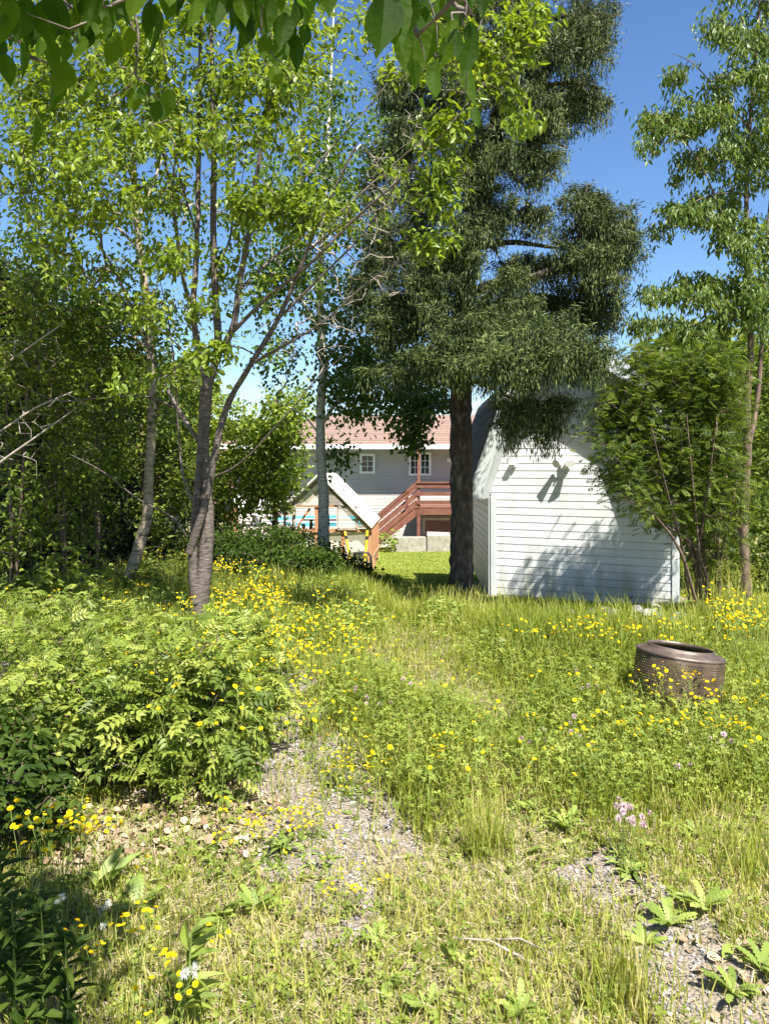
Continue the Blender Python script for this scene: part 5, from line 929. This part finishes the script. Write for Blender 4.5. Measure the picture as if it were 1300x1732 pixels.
def plant_group(protos, spots, label, cat, group, used):
    for (px, py, h, s_) in spots:
        i = rng.integers(len(protos)); p = protos[i]
        o = p if i not in used else copy_tree(p)
        used.add(i); q = GH(px, py, h); k = h/p['_h']; o.location = q; o.rotation_euler = (rng.normal(0, .1), rng.normal(0, .1), rng.random()*6.28); o.scale = (k**.5, k**.5, k)
        tag(o, (p.get('_w', '')+' '+label).strip(), cat, group)
FP = []
for i in range(7): o = flower_proto('yellow_hawkweed', .25, [2, 3, 4, 3, 5, 2, 6][i], .0108, bunch=.05); o['_h'] = .25; o['_w'] = 'two three four three five two six'.split()[i]+'-headed'; FP.append(o)
used = set()
REG = [(500, 1205, 45, 40, 15, .12, .2, 'small yellow hawkweed rising over the upper end of the gravel strip'), (590, 1290, 60, 45, 24, .1, .2, 'small yellow hawkweed on the right margin of the gravel strip by the clover bank'), (530, 1390, 100, 50, 30, .08, .18, 'small yellow hawkweed scattered on the middle of the gravel strip'),
       (100, 1400, 85, 60, 24, .2, .35, 'yellow hawkweed leaning out of the shaded left edge'), (230, 1590, 90, 90, 16, .12, .25, 'yellow hawkweed low in the grass of the bottom left corner'), (390, 1400, 70, 50, 16, .1, .2, 'yellow hawkweed above the brown leaf litter below the shrubs'), (590, 1490, 60, 30, 10, .08, .15, 'yellow hawkweed at the lower end of the gravel strip'),
       (1150, 1140, 55, 40, 20, .2, .4, 'yellow hawkweed growing right against the rusty drum'), (1230, 1190, 70, 60, 20, .15, .3, 'yellow hawkweed between the drum and the right edge'), (1020, 1230, 110, 40, 12, .15, .25, 'yellow hawkweed in the weeds left of and below the drum'), (1060, 1065, 110, 16, 22, .2, .4, 'yellow hawkweed in front of the rock heap by the shed'),
       (1240, 1050, 60, 30, 24, .25, .45, 'yellow hawkweed under the slender tree at the right edge'), (740, 1260, 60, 50, 8, .12, .22, 'yellow hawkweed in the clover bank in the middle of the yard'), (420, 1010, 110, 30, 0, .3, .5, ''), (480, 1100, 110, 40, 32, .2, .4, 'yellow hawkweed in the meadow between the forked trunk and the gravel strip'), (330, 1110, 60, 30, 10, .25, .4, 'yellow hawkweed around the foot of the forked trunk'), (640, 1130, 60, 40, 10, .12, .22, 'yellow hawkweed in the thin grass before the lawn')]
for cx, cy, rx, ry, n, h0, h1, lab in REG:
    sp_ = [(cx+rng.normal(0, .5)*rx, max(950, cy+rng.normal(0, .5)*ry), rng.uniform(h0, h1), 1) for _ in range(n)]
    if n: plant_group(FP, sp_, lab, 'flower', lab.replace('small ', ''), used)
# the many smaller ones farther off as one mass
a = Acc(); st_a = Acc()
for cx, cy, rx, ry, n, h0, h1, nb in [(440, 1005, 110, 36, 90, .3, .5, 6), (540, 1040, 80, 30, 34, .25, .4, 4), (380, 960, 40, 14, 30, .4, .6, 6), (300, 940, 60, 14, 25, .4, .6, 6), (1240, 1030, 80, 30, 44, .3, .5, 3), (1080, 1058, 110, 16, 24, .2, .35, 2), (480, 1070, 110, 40, 50, .2, .4, 3), (1100, 1180, 200, 60, 40, .15, .3, 2), (600, 1080, 60, 30, 16, .15, .3, 2), (300, 1110, 160, 50, 26, .4, .6, 3), (330, 1200, 120, 40, 10, .4, .5, 2), (540, 1180, 80, 60, 20, .15, .3, 2), (820, 1250, 200, 80, 16, .15, .28, 1), (220, 1000, 120, 40, 30, .3, .5, 3), (960, 1060, 60, 12, 14, .25, .4, 3)]:
    for _ in range(n):
        h = rng.uniform(h0, h1); q = GH(cx+rng.normal(0, .6)*rx, max(925, cy+rng.normal(0, .6)*ry), h); st_, bl = floret_spec(h, nb, .0125, bunch=.1)
        for s_ in st_: st_a.tube(np.array(s_)+q, [.003, .003, .002], 3)
        P = np.array([b[0] for b in bl])+q; N = np.array([b[1] for b in bl]); s2 = np.array([b[2] for b in bl]); a.bake(DISC, P, nrm(np.cross(N, rdir(len(bl)))), N, s2, s2)
o = a.build('yellow_wildflowers', M['yellow'], kind='stuff'); st_a.build('flower_stalks', M['stem'], kind='stuff')
CP = []
for i in range(3): o = flower_proto('pink_clover', .2, [1, 2, 1][i], .016, 'pink', BALL, .05); o['_h'] = .2; o['_w'] = ['slim single-headed', 'two-headed', 'leaning single-headed'][i]; CP.append(o)
used = set()
for cx, cy, rx, ry, n, h0, h1, lab in [(1060, 1375, 60, 26, 12, .15, .25, 'pink clover blossom in the cluster of low weeds below the drum'), (950, 1250, 60, 30, 7, .15, .22, 'pink clover blossom in the weeds left of the drum'), (640, 1185, 50, 22, 7, .15, .22, 'pink clover blossom on the clover bank right of the gravel'), (1200, 1270, 70, 30, 7, .15, .22, 'pink clover blossom near the right edge below the drum'), (1000, 1165, 60, 20, 6, .15, .22, 'pink clover blossom between the drum and the shed front grass')]:
    plant_group(CP, [(cx+rng.normal(0, .5)*rx, cy+rng.normal(0, .5)*ry, rng.uniform(h0, h1), 1) for _ in range(n)], lab, 'flower', lab, used)
WP = [flower_proto('white_flower', .15, 1, .014, 'white_petal', BALL, .02), flower_proto('white_flower', .15, 2, .013, 'white_petal', BALL, .03)]
for o in WP: o['_h'] = .15
used = set(); plant_group(WP, [(14, 1497, .2, 1), (34, 1528, .2, 1), (24, 1540, .2, 1), (92, 1526, .15, 1), (70, 1536, .15, 1), (168, 1537, .12, 1), (177, 1558, .12, 1), (278, 1632, .25, 1)], 'white flower near the shaded bottom left corner', 'flower', 'white flowers near the bottom left corner', used)
# rosettes with toothed upright leaves
def dand_leaf():
    v = [[0, .012, 0], [0, -.012, 0]]; q = []; k = 2; xs_ = np.linspace(.1, .95, 17)
    for i, x_ in enumerate(xs_):
        w_ = (.03+.13*math.sin(min(1, x_*1.15)*2.2)**1.5)*(1.0 if i % 2 else .62); z_ = .35*x_-.55*x_*x_; v += [[x_-(.03 if i % 2 else 0), w_, z_+.025], [x_-(.03 if i % 2 else 0), -w_, z_+.025]]; q.append([k-2, k-1, k+1, k]); k += 2
    v.append([1, 0, -.2]); return (np.array(v, float), [q, [[k-2, k-1, k]]])
DL = dand_leaf(); DOCK = t_leaf(.12, .3, ((.08, .12), (.25, .42), (.45, .5), (.65, .46), (.85, .26)))
def rosette(px, py, L, n, up, T, label, m='herb', wid=.9, name='broad_leaved_weed'):
    c = G(px, py); a = Acc(); P = np.tile(c, (n, 1)); d = rdir(n); D = nrm(d+np.array([0, 0, 1.])*rng.uniform(up*.6, up*1.4, n)[:, None]); N = nrm(np.array([0, 0, 1.])-D*D[:, 2:3]+.15*rng.normal(0, 1, (n, 3))); s_ = L*rng.uniform(.65, 1.1, n); a.bake(T, P, D, N, s_, s_*wid)
    o = a.build(name, M[m]); o.data.transform(Matrix.Translation(Vector([-float(q) for q in c]))); o.location = Vector([float(q) for q in c]); return tag(o, label, 'plant')
rosette(172, 1512, .17, 8, 1.5, DOCK, 'upright broad wavy-leaved dock below the leaf litter on the left', wid=.3)
for q in [(235, 1540, .2, 6, .7, 'dandelion rosette just right of the dock'), (370, 1560, .19, 9, .9, 'pale upright dandelion rosette left of the lower gravel'), (430, 1545, .17, 8, .9, 'dandelion rosette at the left margin of the lower gravel'), (955, 1405, .2, 9, .7, 'tall-leaved dandelion rosette in the middle of the weeds right of centre'), (905, 1380, .16, 8, .5, 'flat pale dandelion rosette left of the tall-leaved one'),
          (1130, 1570, .17, 12, .6, 'wide dandelion rosette on the right gravel patch'), (1190, 1545, .19, 10, .8, 'upright dandelion rosette at the upper right of the right gravel patch'), (1090, 1600, .13, 8, .4, 'small flat rosette left on the right gravel patch'), (1240, 1690, .17, 9, .7, 'dandelion rosette near the bottom right corner'), (1290, 1650, .17, 8, .8, 'dandelion rosette cut by the right edge'),
          (880, 1720, .15, 7, 1.1, 'dandelion rosette at the bottom edge right of centre'), (720, 1715, .14, 7, .8, 'dandelion rosette at the bottom edge in the centre'), (810, 1440, .15, 7, .5, 'flat rosette below the clover bank'), (560, 1330, .1, 8, .5, 'small rosette in the middle of the gravel strip'), (520, 1290, .09, 7, .5, 'small rosette at the narrow part of the gravel strip'), (480, 1440, .16, 10, .6, 'rosette among hawkweed on the lower gravel'),
          (300, 1440, .11, 6, .4, 'round-leaved seedling in the brown leaf litter'), (1010, 1700, .12, 7, .5, 'flat rosette at the bottom right of centre'), (640, 1600, .12, 7, .6, 'rosette at the lower tip of the gravel strip'), (1180, 1420, .13, 7, .8, 'rosette in the dry grass below the pink clover'), (1060, 1480, .12, 7, .6, 'rosette at the upper tip of the right gravel patch')]:
    rosette(q[0], q[1], q[2]*.62, q[3]+6, q[4]+.25, DL, q[5], name='dandelion_rosette')
# lance-leaved plants bottom left
def lance(px, pyb, H, n, label, m='herb', L=.1, lean=(0, 0)):
    c = G(px, pyb); t = thing('lance_leaved_plant', c, label, 'plant'); top = c+[lean[0], lean[1], H]; a = Acc(); a.tube([c, (c+top)/2+[.01, 0, 0], top], [.004, .0035, .002], 5); a.build('stem', M['stem'], t)
    u = np.linspace(.2, 1, n)[:, None]; P = c*(1-u)+top*u; d = rdir(n); a = Acc(); D = nrm(d+[0, 0, .5]); a.bake(LNARROW, P, D, nrm(np.array([0, 0, 1.])+.25*rng.normal(0, 1, (n, 3))), L*rng.uniform(.7, 1.15, n), L*.24); a.build('leaves', M[m], t)
lance(300, 1760, .30, 20, 'dark lance-leaved plant at the bottom edge left of centre', 'clover', .12, (.04, 0))
for i, (x_, y_, h_) in enumerate([(20, 1790, .42), (70, 1760, .36), (110, 1800, .34), (-20, 1720, .45), (50, 1700, .3), (0, 1650, .34)]):
    lance(x_, y_, h_, 44, ['tall', 'leaning', 'shorter', 'half-hidden', 'slim', 'arching'][i]+' dark lance-leaved plant in the shaded bottom left corner, '+['second from the left edge', 'in the middle of its clump', 'rightmost of its clump', 'cut by the left edge', 'behind the middle one', 'uppermost by the edge'][i], 'shaded_leaf', .085)
# tall grass clumps
def clump(px, py, H, n, label, seed=False, sp_=.06, wd=.006):
    c = G(px, py); t = thing('tall_grass_clump', c, label, 'grass clump'); P = c+rng.normal(0, sp_, (n, 3))*[1, 1, 0]; D = nrm(np.array([0, 0, 1.])+rdir(n)*np.abs(rng.normal(0, .22, n))[:, None]); a = Acc(); s_ = H*rng.uniform(.5, 1.1, n); a.bake(BLADE, P, D, nrm(np.cross(D, rdir(n))), s_, wd); a.build('blades', M['grass'], t)
    if seed:
        a = Acc()
        for i in range(10):
            p = c+np.array([rng.normal(0, sp_), rng.normal(0, sp_), 0]); d = nrm(np.array([rng.normal(0, .14), rng.normal(0, .14), 1])); e = p+d*H*1.35; a.tube([p, (p+e)/2, e], .0018, 3); k = 60; u = rng.random((k, 1)); a.bake(L2, e-d*H*.32*u+rng.normal(0, .014, (k, 3)), rng.normal(0, 1, (k, 3))+[0, 0, 1.2], rng.normal(0, 1, (k, 3)), .022, .007)
        a.build('seed_heads', M['grass'], t)
clump(1235, 1060, .5, 260, 'pale tall grass clump with feathery seed heads under the slender tree', True, .16, .008)
clump(820, 1440, .24, 240, 'pale fine grass tuft at the lower tip of the clover bank', False, .06, .004); clump(1060, 1700, .26, 90, 'upright green grass tuft at the edge of the right gravel patch', False, .05, .005); clump(1260, 1480, .2, 120, 'grass tuft in the shade at the right edge', False, .08)
clump(510, 1000, .5, 60, 'grass clump with seed heads behind the yellow flowers', True, .1, .008); clump(860, 1050, .34, 120, 'dark tall grass clump in front of the shed corner', False, .18, .008); clump(760, 1040, .35, 200, 'grass clump at the foot of the spruce trunk', False, .2, .008)
# fallen sticks
for i, (x0, y0, x1, y1, lab) in enumerate([(508, 1215, 528, 1240, 'short dark stick lying on the upper gravel strip'), (440, 1385, 500, 1380, 'thin reddish stick on the gravel below the shrubs'), (900, 1640, 760, 1600, 'pale dry grass stalk arching over the turf at the bottom'), (225, 1352, 262, 1358, 'grey stick under the largest pinnate shrub'), (820, 1600, 940, 1632, 'pale stalk lying across the turf near the bottom centre'), (1075, 1540, 1100, 1556, 'pale twig on the right gravel patch')]):
    p0_ = G(x0, y0)+[0, 0, .02]; p1_ = G(x1, y1)+[0, 0, .03]; a = Acc(); a.tube([p0_, (p0_+p1_)/2+[0, 0, .03], p1_], [.005, .004, .002], 5); tag(a.build('stick', M['brown_bark'] if i in (0, 1) else M['dead_twig'], smooth=True), lab, 'stick')

# ---------------- far treeline beyond the houses
a = Acc(); n = 90000
def mass(acc, x0, x1, y, ztop, n, s=.35, zb=-2.):
    x = rng.uniform(x0, x1, n); cell = np.floor(x/3.3); ph = (np.sin(cell*12.99)*43758.5) % 1; prof = ztop*(.7+.45*ph)-.25*np.abs(((x/3.3) % 1)-.5)*ztop; z = zb+(prof-zb)*rng.random(n)**.6; P = np.stack([x, y+rng.normal(0, 1.2, n)+2*ph, z], -1); D = rdir(n)+[0, 0, -.3]; acc.bake(L8, P, D, nrm(rng.normal(0, .7, (n, 3))+[0, -.3, .8]), rng.uniform(.6, 1.2, n)*s, s*.6)
mass(a, -60, -14, 38, 8, 26000, .6); mass(a, 7, 60, 36, 7, 30000, .6); mass(a, -30, -7.2, 30, 6, 14000, .5); mass(a, -70, 70, 62, 5.0, 26000, .9); mass(a, 7, 20, 19, 5.5, 12000, .4, -1.2); mass(a, -16, -5.5, 17, 5, 12000, .35, -1.2)
a.build('far_woods', M['wood_leaf'], kind='stuff')
